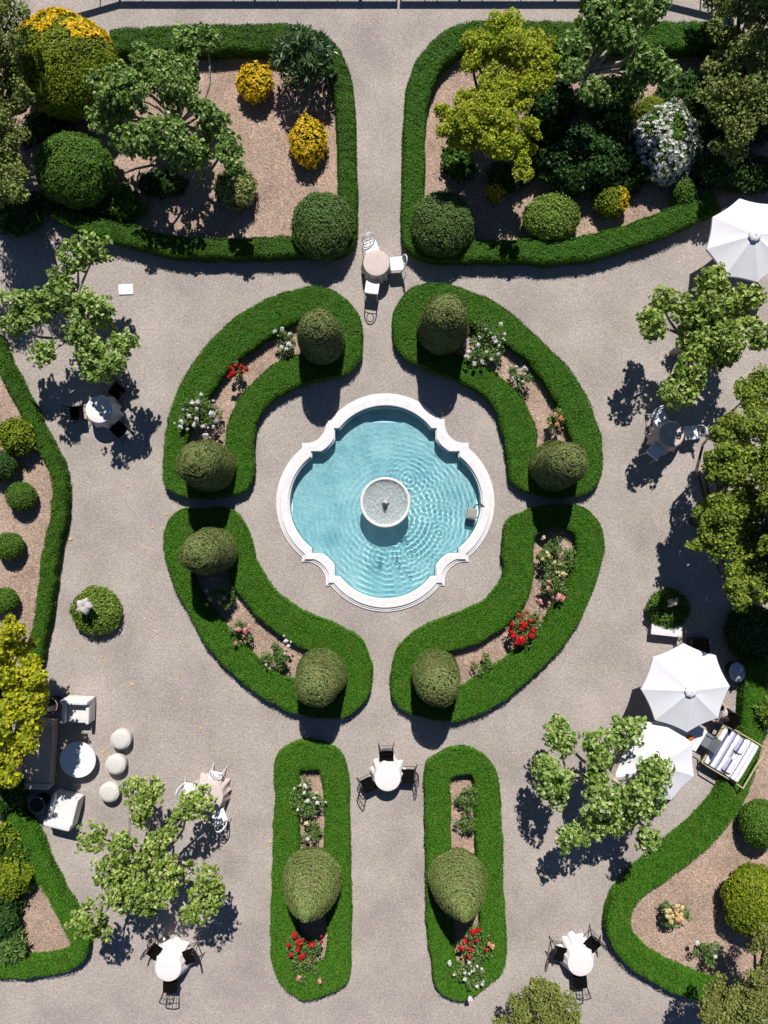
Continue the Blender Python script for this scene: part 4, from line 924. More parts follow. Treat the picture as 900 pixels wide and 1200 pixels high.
def table(px, py, rpx, cloth, label, clabel, seed, flare=1.28, cz=.06):
    x, y, _ = P(px, py, TZ); r = L(rpx, TZ)
    t = empty('bistro_table', (x, y, 0)); tag(t, label, 'table', 'round dining tables')
    b = Buf(); lathe(b, [(.01, TZ - .03), (r * .97, TZ - .03), (r * .98, TZ - .015), (r * .97, TZ - .004), (.01, TZ - .004)], 36); b.build('tabletop', M['white_metal'], t)
    b = Buf(); tube(b, [(0, 0, .02), (0, 0, TZ - .03)], .035); b.build('post', M['black_metal'], t)
    b = Buf(); lathe(b, [(.24, 0), (.24, .02), (.06, .05), (.03, .08)], 24); b.build('base', M['black_metal'], t)
    rg = np.random.default_rng(seed); ph = rg.uniform(0, 6.28, 3); k1, k2 = rg.integers(9, 13), rg.integers(4, 7)
    n = 96; an = np.arange(n) * 2 * PI / n
    b = Buf(); prof = [(.001, 0.004), (r * .5, .004), (r * .97, .004), (r * 1.0, 0.0), (r * 1.015, -.02)] + [(r * (1.015 + (flare - 1) * u ** .9), -.02 - (TZ - cz) * u * .97) for u in np.linspace(.1, 1, 9)]
    V = []
    for rr, z in prof:
        u = np.clip((-z - .02) / (TZ - cz), 0, 1)
        fold = u ** .8 * (.085 * np.cos(k1 * an + ph[0] + .8 * np.sin(2 * an)) + .05 * np.cos(k2 * an + ph[1]) + .03 * np.cos(23 * an + ph[2]))
        q = rr * (1 + fold); V.append(np.column_stack([q * np.cos(an), q * np.sin(an), np.full(n, TZ + z) + (u > .95) * .03 * np.cos(5 * an + ph[2])]))
    b.add(np.concatenate(V), [(i * n + q, (i + 1) * n + q, (i + 1) * n + (q + 1) % n, i * n + (q + 1) % n)[::-1] for i in range(len(prof) - 1) for q in range(n)])
    c = b.build('tablecloth', M[cloth], None, True, (x, y, 0)); tag(c, clabel, 'tablecloth', 'cloths on the round tables')
    return t
CG = 'chairs round the dining tables'
table(441, 308, 15.2, 'cloth_beige', 'round table standing between path entrance and fountain hedges', 'beige cloth on the table nearest the path entrance, above the fountain', 1, 1.12)
chair('w', 435, 290, 441, 308, 'white loop-back chair on the path entrance side of the beige top table', CG, 6)
chair('w', 465, 309, 441, 308, 'white chair on the right of the beige table above the fountain', CG)
chair('w', 436, 337, 440, 308, 'white chair between the beige top table and the fountain', CG)
table(116, 480, 15.5, 'cloth', 'round table under the left plane tree with black chairs', 'white cloth half shaded blue by the left plane tree', 2, 1.22)
chair('b', 137, 458, 116, 480, 'black chair in deep tree shade, upper right of the left shaded table', CG)
chair('b', 90, 484, 116, 480, 'black chair in tree shade, left of the left shaded table', CG)
chair('b', 139, 503, 116, 480, 'black chair casting a spindle-back shadow, lower right of left shaded table', CG)
table(787, 509, 14.5, 'cloth_beige', 'round table in tree shade at the right with three white chairs', 'beige pleated cloth almost wholly in tree shade at the right', 3, 1.4)
chair('w', 773, 489, 787, 509, 'shaded white chair looking blue, upper left of the right-hand shaded table', CG)
chair('w', 768, 529, 787, 509, 'shaded white chair looking blue, lower left of the right-hand shaded table', CG)
chair('w', 810, 507, 787, 509, 'shaded white chair looking blue, right of the right-hand shaded table', CG)
table(244, 934, 17, 'cloth_beige', 'round table half hidden by the lower left plane tree', 'beige cloth partly covered by plane leaves at lower left', 4, 1.25)
chair('w', 252, 912, 245, 934, 'white chair above the beige table at the lower left plane tree', CG)
chair('w', 257, 957, 245, 934, 'white chair below the beige table at the lower left plane tree', CG)
chair('w', 222, 926, 245, 934, 'white chair mostly hidden by plane leaves, left of the beige table', CG)
table(454.2, 912, 15.2, 'cloth', 'round table with black chairs between the two oblong hedges', 'white cloth on the table between the two oblong hedges', 5, 1.35)
chair('b', 453, 887, 454, 912, 'black chair on the fountain side of the table between oblong hedges', CG)
chair('b', 432, 920, 454, 912, 'black chair beside the left oblong hedge, left of the white table', CG)
chair('b', 478, 910, 454, 912, 'black chair beside the right oblong hedge, right of the white table', CG)
table(197, 1135, 15.2, 'cloth', 'round table at the bottom left with black chairs', 'long white cloth on the bottom left table', 6, 1.45, .02)
chair('b', 182, 1116, 197, 1135, 'black chair in plane tree shadow, upper left of the bottom left table', CG)
chair('b', 222, 1121, 197, 1135, 'black chair in the sun, right of the bottom left table', CG)
chair('b', 199, 1156, 197, 1135, 'black chair tucked below the bottom left table', CG)
table(680.5, 1129, 15, 'cloth', 'round table at the bottom right with black chairs', 'long pleated white cloth on the bottom right table', 7, 1.45, .02)
chair('b', 656, 1118, 680, 1129, 'black chair left of the bottom right table', CG)
chair('b', 694, 1107, 680, 1129, 'black chair near the S-shaped hedge, upper right of the bottom right table', CG)
chair('b', 680, 1151, 680, 1129, 'black chair tucked below the bottom right table', CG)

# ------------------------------------------------------------------ umbrellas
def umbrella(px, py, rpx, label, ze=1.6, rise=.42, rot=0, tx=0):
    x, y, _ = P(px, py, ze + rise * .25); r = L(rpx, ze)
    u = empty('parasol', (x, y, 0), rot); tag(u, label, 'umbrella', 'white garden parasols')
    za = ze + rise
    b = Buf(); lathe(b, [(.30, 0), (.30, .05), (.10, .08), (.04, .12), (.035, .3)], 28); b.build('base', M['grey_metal'], u)
    b = Buf(); tube(b, [(0, 0, .1), (0, 0, za + .02)], .025, 10); b.build('pole', M['wood'], u, True)
    # canopy: eight sagging panels with a hem
    b = Buf(); m, k = 12, 8
    def pt(s, a, rr):
        a0 = s * PI / 4; t = a
        p0 = np.array([math.cos(a0), math.sin(a0)]); p1 = np.array([math.cos(a0 + PI / 4), math.sin(a0 + PI / 4)])
        q = (p0 * (1 - t) + p1 * t); sc = 1 - .032 * math.sin(t * PI) * rr     # scalloped hem
        w = q * rr * r * sc
        sag = -.05 * math.sin(t * PI) * rr * (1.2 - rr)
        return (w[0], w[1], za - rise * (rr ** 1.12) + sag)
    for s in range(8):
        V = [pt(s, i / k, .06 + .94 * j / m) for j in range(m + 1) for i in range(k + 1)]
        V += [(p[0] * 1.002, p[1] * 1.002, p[2] - .09) for p in [pt(s, i / k, 1) for i in range(k + 1)]]
        Fq = [(j * (k + 1) + i, (j + 1) * (k + 1) + i, (j + 1) * (k + 1) + i + 1, j * (k + 1) + i + 1) for j in range(m + 1) for i in range(k)]
        b.add(V, Fq)
    cn = b.build('canopy', M['canvas'], u)
    b = Buf(); lathe(b, [(.001, .03), (.10, .027), (.18, .008), (.21, -.03)], 32, (0, 0, za + .035), rmod=lambda a, z: 1 + .05 * np.cos(a * 8) + .03 * np.cos(a * 3))
    b.build('vent_cap', M['canvas'], cn, True)
    b = Buf(); lathe(b, [(.022, 0), (.026, .015), (.016, .03), (.001, .04)], 12, (0, 0, za + .062)); b.build('finial', M['white_metal'], u, True)
    for s in range(8):
        b = Buf(); a = s * PI / 4; e = pt(s, 0, .98); tube(b, [(.03 * math.cos(a), .03 * math.sin(a), za - .04), (e[0] * .5, e[1] * .5, pt(s, 0, .5)[2] - .03), (e[0], e[1], e[2] - .025)], .010, 5); b.build('rib', M['wood'], u)
    return u
umbrella(879, 280, 50, 'white parasol at the upper right edge above the plane tree', rot=math.radians(12))
umbrella(805, 807, 52, 'white parasol fully open beside the grey tub, upper of the pair', ze=1.75, rot=math.radians(2))
umbrella(768, 893, 50, 'white parasol partly covered by plane leaves, lower of the pair', ze=1.5, rot=math.radians(24))

# ------------------------------------------------------------------ seating under the parasols, right
rzB = math.atan2(.86, .51) - PI / 2 + PI     # bench local +y = away from the front (towards the back)
ux, uy = 25 / 55, 49 / 55                     # along the bench, world
dxx, dyy = .86, -.51                          # towards the back, world
ang = math.atan2(dyy, dxx) - PI / 2           # local +y -> (dxx,dyy)
tx_, ty_, _ = P(804, 858, TZ); tb = empty('dining_table', (tx_, ty_, 0), ang); tag(tb, 'white rectangular table under the paired parasols, one corner in sun', 'table')
b = Buf(); rbox(b, (0, 0, TZ - .02), (.85, 1.3, .045), .012, 2); b.build('tabletop', M['white_metal'], tb)
for sx in (-1, 1):
    for sy in (-1, 1):
        b = Buf(); tube(b, [(sx * .36, sy * .58, 0), (sx * .36, sy * .58, TZ - .04)], .025); b.build('leg', M['white_metal'], tb)
vx, vy, _ = P(808, 865, .9); vs = empty('flower_vase', (vx, vy, TZ + .003), 0); tag(vs, 'small vase of orange flowers on the white table', 'vase')
b = Buf(); lathe(b, [(.001, 0), (.05, 0), (.065, .05), (.05, .11), (.035, .14), (.045, .16)], 18); b.build('vase', M['grey_metal'], vs, True)
for i in range(9):
    a = i * 2.4; k = .10 * math.sqrt((i + .3) / 9); o = bpy.data.objects.new('bloom', BL['orange'][i % 3]); col.objects.link(o); o.parent = vs
    o.location = (k * math.cos(a), k * math.sin(a), .22 - k * .5); o.scale = (.8, .8, .8)
# striped bench
bx_, by_, _ = P(859, 885, .6); bn = empty('garden_bench', (bx_, by_, 0), ang); tag(bn, 'wooden-framed bench with white and indigo striped cushions beside the hedge', 'bench')
bl = 1.62
b = Buf(); rbox(b, (0, -.28, .47), (bl - .1, .84, .15), .06, 5); b.build('seat_cushion', M['stripe'], bn, True)
b = Buf(); rbox(b, (0, .30, .70), (bl - .12, .16, .50), .06, 5, tilt=-.75); b.build('back_cushion', M['stripe'], bn, True)
for sx in (-.42, .38):
    b = Buf(); rbox(b, (sx, .05, .63), (.52, .14, .36), .06, 5, tilt=-.95, rz=.05); b.build('pillow', M['stripe'], bn, True)
b = Buf()
for z, y0, y1 in ((.37, -.70, .58),):
    for sx in (-1, 1): rbox(b, (sx * bl / 2, (y0 + y1) / 2, z), (.05, y1 - y0, .07), .008, 1)
    rbox(b, (0, y0, z), (bl, .05, .07), .008, 1); rbox(b, (0, .35, z), (bl, .05, .07), .008, 1)
tube(b, [(-bl / 2, .70, .92), (bl / 2, .70, .92)], .028, 6); tube(b, [(-bl / 2, .30, .50), (-bl / 2, .70, .92)], .024, 6); tube(b, [(bl / 2, .30, .50), (bl / 2, .70, .92)], .024, 6)
b.build('frame', M['wood'], bn)
for sx in (-1, 1):
    for y0, z in ((-.66, .36), (.50, .62)):
        b = Buf(); tube(b, [(sx * (bl / 2 - .01), y0 - .02, 0), (sx * (bl / 2 - .01), y0, z)], .026, 6); b.build('leg', M['wood'], bn)
    b = Buf(); tube(b, [(sx * bl / 2, -.66, .36), (sx * bl / 2, -.62, .60), (sx * bl / 2, .36, .62)], .024, 6); b.build('armrest', M['wood'], bn)
# empty grey chair and the sitter's chair
def lounge_chair(px, py, label, mat, face):
    x, y, _ = P(px, py, .45); r = empty('patio_chair', (x, y, 0), face); tag(r, label, 'chair', 'chairs at the parasol table')
    b = Buf(); rbox(b, (0, 0, .43), (.52, .52, .08), .03, 3); b.build('seat', mat, r, True)
    b = Buf(); rbox(b, (0, -.29, .68), (.52, .06, .46), .025, 3, tilt=.2); b.build('backrest', mat, r, True)
    for sx in (-1, 1):
        for sy in (-1, 1):
            b = Buf(); tube(b, [(sx * .23, sy * .22, .40), (sx * .26, sy * .27, 0)], .016); b.build('leg', M['black_metal'], r)
        b = Buf(); tube(b, [(sx * .27, -.25, .62), (sx * .28, .1, .65), (sx * .27, .24, .60), (sx * .25, .24, .42)], .016); b.build('armrest', M['black_metal'], r)
    return r
face = math.atan2(.51, -.86) - PI / 2        # towards the table
lounge_chair(826, 866, 'empty grey patio chair between the white table and the striped bench', M['grey_fabric'], face)
lounge_chair(848, 838, 'black patio chair under the seated person beside the parasol', M['black_seat'], face)

# ------------------------------------------------------------------ the seated person
def skin_mesh(name, verts, edges, radii, mat, parent, sub=2, root_i=0):
    me = bpy.data.meshes.new(name); me.from_pydata(verts, edges, []); o = bpy.data.objects.new(name + '_tmp', me); col.objects.link(o)
    md = o.modifiers.new('s', 'SKIN'); sv = me.skin_vertices[0].data
    for i, r in enumerate(radii):
        sv[i].radius = (r, r) if np.isscalar(r) else r
        sv[i].use_root = (i == root_i)
    if sub:
        m2 = o.modifiers.new('u', 'SUBSURF'); m2.levels = sub; m2.render_levels = sub
    dg = bpy.context.evaluated_depsgraph_get(); dg.update(); me2 = bpy.data.meshes.new_from_object(o.evaluated_get(dg))
    bpy.data.objects.remove(o); me2.name = name; me2.materials.clear(); me2.materials.append(mat)
    for p in me2.polygons: p.use_smooth = True
    r = bpy.data.objects.new(name, me2); col.objects.link(r); r.parent = parent; return r
hx, hy, _ = P(849, 841, 1.2); off = .10
pr = empty('person', (hx - off * -.86, hy - off * .51, 0), face); tag(pr, 'seated person with dark hair in a pale grey shirt beside the parasol', 'person')
bv, be, brd = [], [], []
def V_(p, r, par=None):
    bv.append(p); brd.append(r); i = len(bv) - 1
    if par is not None: be.append((par, i))
    return i
pel = V_((0, -.04, .56), (.15, .11)); sp1 = V_((0, -.04, .72), (.14, .10), pel); ch = V_((0, .01, .92), (.17, .11), sp1); nk = V_((0, .045, 1.06), .052, ch); jaw = V_((0, .085, 1.13), (.062, .07), nk); hd = V_((0, .09, 1.22), (.078, .095), jaw); top = V_((0, .075, 1.30), (.06, .07), hd)
V_((0, .19, 1.185), .016, hd)                                   # nose
for s in (-1, 1): V_((s * .085, .075, 1.19), .018, hd)          # ears
hands = {1: ((.18, .02, .95), (.33, .02, .79), (.42, .18, .70)), -1: ((-.18, .02, .95), (-.30, .08, .74), (-.27, .33, .755))}
for s, (sh, el, wr) in hands.items():
    a = V_(sh, .062, ch); e = V_(el, .043, a); w = V_(wr, .028, e)
    d = Vector(wr) - Vector(el); d.normalize(); sd_ = d.cross(Vector((0, 0, 1))).normalized() * s
    pm = Vector(wr) + d * .06; p = V_(tuple(pm), (.038, .018), w)
    for k, (o_, ln) in enumerate(((-.03, .062), (-.01, .075), (.01, .072), (.03, .055))):
        f1 = V_(tuple(pm + d * .045 + sd_ * o_), .010, p); f2 = V_(tuple(pm + d * (.045 + ln * .55) + sd_ * o_ * 1.1 + Vector((0, 0, -.008))), .0085, f1); V_(tuple(pm + d * (.045 + ln) + sd_ * o_ * 1.1 + Vector((0, 0, -.026))), .007, f2)
    t1 = V_(tuple(Vector(wr) + d * .035 - sd_ * .045), .011, w); V_(tuple(Vector(wr) + d * .075 - sd_ * .06), .009, t1)
for s in (-1, 1):
    hp = V_((s * .09, .0, .54), .085, pel); kn = V_((s * .12, .42, .52), .06, hp); cf = V_((s * .12, .40, .33), .052, kn); an_ = V_((s * .12, .40, .09), .036, cf); V_((s * .13, .52, .04), .035, an_)
skin_mesh('body', bv, be, brd, M['skin'], pr)
for s in (-1, 1):
    b = Buf(); D_, Fq_ = ico(10, 7); b.add(D_ * .013 + np.array([s * .03, .172, 1.225]), Fq_); b.build('eye', M['eye'], pr, True)
b = Buf(); D_, Fq_ = ico(28, 18); Dm = D_.copy(); hp_ = Dm * np.array([.098, .115, .115]) * (1 + .04 * vnoise(Dm * 7, 3))[:, None]
hp_[:, 2] = np.where((Dm[:, 1] > .35) & (Dm[:, 2] < .35), hp_[:, 2] * 0 + .04, hp_[:, 2]); hp_[:, 1] = np.where((Dm[:, 1] > .35) & (Dm[:, 2] < .35), np.minimum(hp_[:, 1], .04), hp_[:, 1])
b.add(hp_ + np.array([0, .07, 1.235]), Fq_); b.build('hair', M['hair'], pr, True)
sv_ = [(0, -.04, .58), (0, -.04, .72), (0, .01, .92), (0, .035, 1.02), (.19, .02, .95), (.27, .02, .86), (-.19, .02, .95), (-.25, .05, .84)]
skin_mesh('shirt', sv_, [(0, 1), (1, 2), (2, 3), (2, 4), (4, 5), (2, 6), (6, 7)], [(.17, .13), (.165, .125), (.19, .135), .075, .085, .07, .085, .07], M['shirt'], pr)
tv_ = [(0, -.03, .56), (.10, .02, .545), (.12, .40, .53), (.12, .40, .14), (-.10, .02, .545), (-.12, .40, .53), (-.12, .40, .14)]
skin_mesh('trousers', tv_, [(0, 1), (1, 2), (2, 3), (0, 4), (4, 5), (5, 6)], [(.17, .12), .10, .077, .06, .10, .077, .06], M['trousers'], pr)

# ------------------------------------------------------------------ other things on the right
x, y, _ = P(865, 788, .5); tb2 = empty('lidded_tub', (x, y, 0), math.radians(6)); tag(tb2, 'oval blue-grey lidded tub standing against the hedge', 'tub')
def oval(b, prof, ex): 
    o0 = Buf(); lathe(o0, prof, 32); V = o0.V[0] * np.array([1, ex, 1]); b.add(V, o0.F[0][0])
b = Buf(); oval(b, [(.20, 0), (.23, .02), (.27, .40), (.275, .44)], 1.25); b.build('body', M['black_metal'], tb2, True)
b = Buf(); oval(b, [(.285, .42), (.29, .46), (.27, .50), (.20, .53), (.08, .545), (.001, .55)], 1.25); b.build('lid', M['tub'], tb2, True)
b = Buf(); tube(b, [(-.08, 0, .54), (-.06, 0, .59), (.06, 0, .59), (.08, 0, .54)], .015); b.build('handle', M['tub'], tb2, True)
x, y, _ = P(821, 759, .4); pb = empty('planter_box', (x, y, 0), math.radians(3)); tag(pb, 'square black planter box peeping out above the upper parasol', 'planter')
b = Buf(); s_ = .30
for (cx, cy, sx, sy) in ((-s_, 0, .03, .63), (s_, 0, .03, .63), (0, -s_, .57, .03), (0, s_, .57, .03)): rbox(b, (cx, cy, .22), (sx, sy, .44), .008, 1)
b.build('box', M['black_metal'], pb)
b = Buf(); rbox(b, (0, 0, .37), (.56, .56, .06), .02, 2); b.build('soil', M['soil'], pb)
# planting round the statues
shrub('ring_shrub', 'round boxwood on the gravel at left, a grey stone finial rising from it', 'shrub', 113, 716, 28, .6, 'lime', ry=27, leaf=.085, dens=1000, lump=.05, lumpf=6, seed=41, square=1.15)
x, y, _ = P(97, 711, 1.15); fs = empty('stone_finial', (x, y, 0)); tag(fs, 'grey carved stone finial rising from the round boxwood at left', 'sculpture')
b = Buf(); lathe(b, [(.16, 0), (.16, .3), (.12, .34), (.10, .7), (.13, .86)], 20); b.build('pedestal', M['greystone'], fs)
b = Buf(); lathe(b, [(.13, .86), (.22, .93), (.27, 1.02), (.25, 1.11), (.15, 1.17), (.05, 1.16), (.001, 1.12)], 48, rmod=lambda a, z: 1 + .14 * np.cos(a * 5) + .05 * np.cos(a * 10 + 1)); b.build('carved_top', M['greystone'], fs, True)
shrub('ring_shrub', 'round boxwood half in tree shade at right, a pinkish statue rising from it', 'shrub', 783, 713, 24, .65, 'ball', ry=22, leaf=.085, dens=950, lump=.07, lumpf=6, seed=42)
x, y, _ = P(792, 709, 1.05); gs = empty('garden_statue', (x, y, 0), .5); tag(gs, 'pinkish stone statue standing in the half-shaded boxwood at right', 'statue')
b = Buf(); lathe(b, [(.20, 0), (.20, .45), (.17, .5), (.17, .62)], 4); b.build('plinth', M['pinkstone'], gs)
sv2 = [(0, 0, .66), (0, 0, .82), (0, .02, .96), (0, .05, 1.04), (0, .08, 1.12), (.14, .05, .93), (.20, .16, .86), (-.14, .05, .93), (-.22, .02, .84), (.08, .16, .68), (-.08, .16, .68)]
skin_mesh('figure', sv2, [(0, 1), (1, 2), (2, 3), (3, 4), (2, 5), (5, 6), (2, 7), (7, 8), (0, 9), (0, 10)], [(.13, .11), (.11, .09), (.12, .09), .05, .095, .055, .045, .055, .045, .07, .07], M['pinkstone'], gs)
x, y, _ = P(779, 738, .2); sl = empty('stone_bench', (x, y, 0), math.radians(-6)); tag(sl, 'low white stone bench in front of the half-shaded boxwood', 'bench')
b = Buf(); rbox(b, (0, 0, .36), (1.12, .38, .08), .02, 3); b.build('seat', M['stone'], sl)
for sx in (-.38, .38):
    b = Buf(); rbox(b, (sx, 0, .16), (.14, .32, .318), .015, 2); b.build('support', M['stone'], sl)

# ------------------------------------------------------------------ lounge group, left
def sofa(name, label, cat, px, py, w, d, rz, mat, h=.78, seat=.42, arm=.18, back=.22, cushions=1, group=None, armh=.62):
    x, y, _ = P(px, py, .5); r = empty(name, (x, y, 0), rz); tag(r, label, cat, group)
    b = Buf(); rbox(b, (0, 0, .2), (w - .02, d - .02, .28), .03, 3); b.build('base', mat, r, True)
    cw = (w - 2 * arm) / cushions
    for i in range(cushions):
        b = Buf(); rbox(b, (-w / 2 + arm + cw * (i + .5), back / 2, seat - .02), (cw - .01, d - back - .02, .17), .05, 5); b.build('seat_cushion', mat, r, True)
    b = Buf(); rbox(b, (0, -d / 2 + back / 2, h / 2 + .08), (w, back, h - .12), .07, 5); b.build('backrest', mat, r, True)
    for sx in (-1, 1):
        b = Buf(); rbox(b, (sx * (w / 2 - arm / 2), back * .3, armh / 2 + .04), (arm, d - back * .6, armh - .06), .06, 5); b.build('armrest', mat, r, True)
    for sx in (-1, 1):
        for sy in (-1, 1):
            b = Buf(); tube(b, [(sx * (w / 2 - .08), sy * (d / 2 - .08), 0), (sx * (w / 2 - .08), sy * (d / 2 - .08), .09)], .025); b.build('foot', M['dark_wood'], r)
    return r
sofa('sofa', 'long taupe sofa under the yellow-green tree at the left edge', 'sofa', 40, 884, 2.45, 1.25, math.radians(-90 - 3), M['taupe'], cushions=1)
AG = 'white armchairs of the lounge group'
sofa('armchair', 'white armchair above the sofa, facing the round white table', 'armchair', 90, 833, 1.0, .90, math.radians(180 - 2), M['cream_up'], arm=.15, back=.18, group=AG)
sofa('armchair', 'white armchair below the sofa, dappled with leaf shadow', 'armchair', 74, 950, .98, 1.1, math.radians(-14), M['cream_up'], arm=.15, back=.24, group=AG)
def side_table(px, py, label):
    x, y, _ = P(px, py, .5); r = empty('side_table', (x, y, 0)); tag(r, label, 'side table', 'dark side tables of the lounge group')
    b = Buf(); lathe(b, [(.24, 0), (.22, .2), (.26, .46), (.29, .49), (.29, .51), (.27, .515), (.265, .49), (.001, .488)], 28); b.build('drum', M['dark_wood'], r, True)
    b = Buf(); tube(b, [(.285 * math.cos(a), .285 * math.sin(a), .515) for a in np.arange(32) * 2 * PI / 32], .010, 6, closed=True); b.build('rim', M['taupe'], r, True)
side_table(58, 827, 'round black side table between the sofa and the upper armchair')
side_table(43, 943, 'round black side table with a thin pale rim beside the lower armchair')
x, y, _ = P(91, 890.5, .42); r_ = L(21, .42); t = empty('coffee_table', (x, y, 0)); tag(t, 'large round white table, half blue in tree shade, beside the sofa', 'coffee table')
b = Buf(); lathe(b, [(.001, .37), (r_ * .98, .37), (r_, .38), (r_, .415), (r_ * .985, .42), (.001, .42)], 64); b.build('tabletop', M['white_seat'], t)
b = Buf(); lathe(b, [(r_ * .6, 0), (r_ * .6, .03), (r_ * .2, .06), (r_ * .18, .3), (r_ * .4, .368)], 32); b.build('pedestal', M['white_metal'], t, True)
for px, py, lab in ((140.5, 867.5, 'round cream pouf furthest from the lower armchair, top of three'), (134.5, 897, 'round cream pouf in the middle of three beside the round white table'), (127, 929.5, 'round cream pouf nearest the plane tree, bottom of three')):
    x, y, _ = P(px, py, .4); r_ = L(11.6, .4); t = empty('pouf', (x, y, 0)); tag(t, lab, 'pouf', 'cream poufs of the lounge group')
    b = Buf(); lathe(b, [(r_ * .86, 0), (r_ * .95, .05), (r_ * 1.02, .2), (r_ * .99, .34), (r_ * .92, .40), (r_ * .6, .425), (.001, .43)], 40); b.build('cushion', M['pouf'], t, True)
    b = Buf(); tube(b, [(r_ * .985 * math.cos(a), r_ * .985 * math.sin(a), .355) for a in np.arange(40) * 2 * PI / 40], .012, 6, closed=True); b.build('piping', M['cream_up'], t, True)
# white access cover
x, y, _ = P(147.5, 339, .03); t = Buf(); rbox(t, (0, 0, .02), (.54, .38, .04), .015, 3); o = t.build('access_cover', M['white_metal'], None, False, (x, y, 0)); o.rotation_euler = (0, 0, math.radians(2))
tag(o, 'small white rectangular cover lying on the gravel near the left plane tree', 'cover')
# small white plant sign in the left bed
x, y, _ = P(23, 740, .35); t = empty('plant_sign', (x, y, 0), .5); tag(t, 'small white plant sign on a stake beside the yellow-green tree', 'sign')
b = Buf(); tube(b, [(0, 0, 0), (0, 0, .34)], .012); b.build('stake', M['white_metal'], t)
b = Buf(); rbox(b, (0, 0, .36), (.22, .14, .015), .005, 1, tilt=.5); b.build('plate', M['white_metal'], t)

# ------------------------------------------------------------------ fallen leaves
fl = None
for px, py in [(83, 631), (112, 654), (170, 724), (200, 745), (178, 618), (194, 602), (120, 769), (155, 801), (213, 819), (143, 853), (235, 852), (168, 437), (223, 434), (127, 875), (128, 886), (120, 880), (118, 751), (60, 747), (184, 740), (170, 642), (211, 789), (317, 985), (20, 1105), (96, 728), (300, 690), (88, 760), (260, 930), (150, 570), (640, 620), (480, 470)]:
    x, y, _ = P(px, py)
    if fl is None:
        b = Buf(); V = [(0, -.06, .012), (.035, -.02, .028), (.045, .02, .012), (0, .07, .03), (-.045, .02, .014), (-.035, -.02, .03), (0, 0, .010)]
        b.add(V, [(0, 1, 6), (1, 2, 6), (2, 3, 6), (3, 4, 6), (4, 5, 6), (5, 0, 6)]); fl = b.build('fallen_leaf', M['dryleaf']); o = fl
    else:
        o = fl.copy(); col.objects.link(o)
    o.location = (x, y, 0.004); s = R.uniform(.7, 1.5); o.scale = (s, s, 1); o.rotation_euler = (0, 0, R.uniform(0, 6.28))
    tag(o, 'small dry yellowish leaf fallen on the gravel', 'fallen leaf', 'fallen leaves on the gravel')

# ------------------------------------------------------------------ fence beyond the top edge (its shadow falls into the picture)
SUN_EL = math.radians(47); SDX = -.05        # shadow drifts this much sideways per metre southwards
kx = 1 / math.tan(SUN_EL)
FH = 1.45
def fp(px, py):                               # fence foot whose rail's shadow falls at px,py
    x, y, _ = P(px, py, 0); return (x - SDX * kx * FH, y + kx * FH)
fe = empty('garden_fence', (*fp(450, 9), 0)); tag(fe, 'dark metal fence just beyond the top hedges, its rail shadow crossing the gravel', 'fence')
ox, oy = fp(450, 9)
def FP(px, py): a, c = fp(px, py); return a - ox, c - oy
b = Buf()
for (a, c) in (((60, 32), (140, 9)), ((140, 9), (465.8, 9)), ((468.2, 9), (775, 9)), ((775, 9), (860, 30))):
    p0, p1 = np.array(FP(*a)), np.array(FP(*c)); m_ = (p0 + p1) / 2; dd = p1 - p0
    rbox(b, (m_[0], m_[1], FH - .10), (np.linalg.norm(dd), .05, .27), .008, 1, rz=math.atan2(dd[1], dd[0]))
b.build('rail', M['fence'], fe)
for px, py, w in ((117, 15, .04), (140, 9, .09), (167, 9, .04), (273, 9, .04), (298, 9, .08), (325, 9, .04), (395, 9, .04), (422, 9, .13), (464.5, 9, .06), (469.5, 9, .06), (497, 9, .04), (512, 9, .04), (538, 9, .09), (565, 9, .04), (610, 9, .04), (650, 9, .09), (820, 21, .05)):
    p_ = FP(px, py); b = Buf(); rbox(b, (p_[0], p_[1], FH / 2), (w, w, FH), .006, 1); b.build('post', M['fence'], fe)

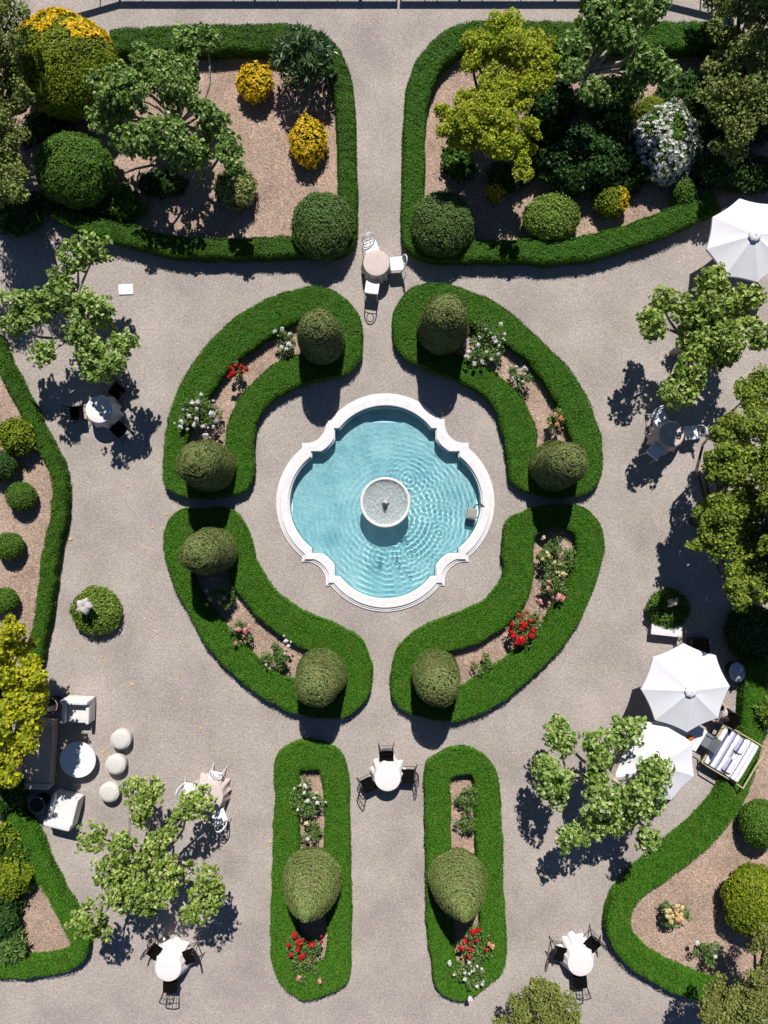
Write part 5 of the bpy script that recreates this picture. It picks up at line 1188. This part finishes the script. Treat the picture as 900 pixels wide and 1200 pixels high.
#@@LIGHT
# ------------------------------------------------------------------ light, camera
w = bpy.data.worlds.new('World'); scene.world = w; w.use_nodes = True; nt = w.node_tree; nt.nodes.clear()
out = nt.nodes.new('ShaderNodeOutputWorld'); bg = nt.nodes.new('ShaderNodeBackground'); sky = nt.nodes.new('ShaderNodeTexSky')
sky.sky_type = 'NISHITA'; sky.sun_disc = False; sky.sun_elevation = SUN_EL
sun_dir = Vector((-SDX, 1, 0)).normalized()                 # horizontal direction towards the sun
sky.sun_rotation = math.atan2(sun_dir.x, sun_dir.y)
bg.inputs['Strength'].default_value = .053
sky.air_density = .8; sky.dust_density = .0; sky.ozone_density = 5.5; sky.altitude = 1500
nt.links.new(sky.outputs[0], bg.inputs[0]); nt.links.new(bg.outputs[0], out.inputs[0])
sl_ = bpy.data.lights.new('sun', 'SUN'); sl_.energy = 5.0; sl_.angle = math.radians(.5); sl_.color = (1, .955, .90)
so = bpy.data.objects.new('sun', sl_); col.objects.link(so)
d = Vector((sun_dir.x * math.cos(SUN_EL), sun_dir.y * math.cos(SUN_EL), math.sin(SUN_EL)))
so.rotation_euler = d.to_track_quat('Z', 'Y').to_euler(); so.location = (0, 0, 40)
CAUSTICS = True
if CAUSTICS:
    sl_.cycles.is_caustics_light = True; water.cycles.is_caustics_caster = True; pf.cycles.is_caustics_receiver = True
    for o in fr.children:
        if o.name.startswith('pool_wall') or o.name.startswith('pedestal'): o.cycles.is_caustics_receiver = True
cam = bpy.data.cameras.new('camera'); co = bpy.data.objects.new('camera', cam); col.objects.link(co); scene.camera = co
co.location = (0, 0, H); co.rotation_euler = (0, 0, 0); cam.sensor_fit = 'VERTICAL'; cam.angle = 2 * math.atan(600 / F)
cam.clip_start = .1; cam.clip_end = 1000
vs_ = scene.view_settings; vs_.view_transform = 'Standard'; vs_.look = 'None'; vs_.exposure = 0.22; vs_.gamma = 1; vs_.use_curve_mapping = False
scene.render.engine = 'CYCLES'; scene.cycles.max_bounces = 6; scene.cycles.diffuse_bounces = 2; scene.cycles.glossy_bounces = 2; scene.cycles.transmission_bounces = 4; scene.cycles.transparent_max_bounces = 8
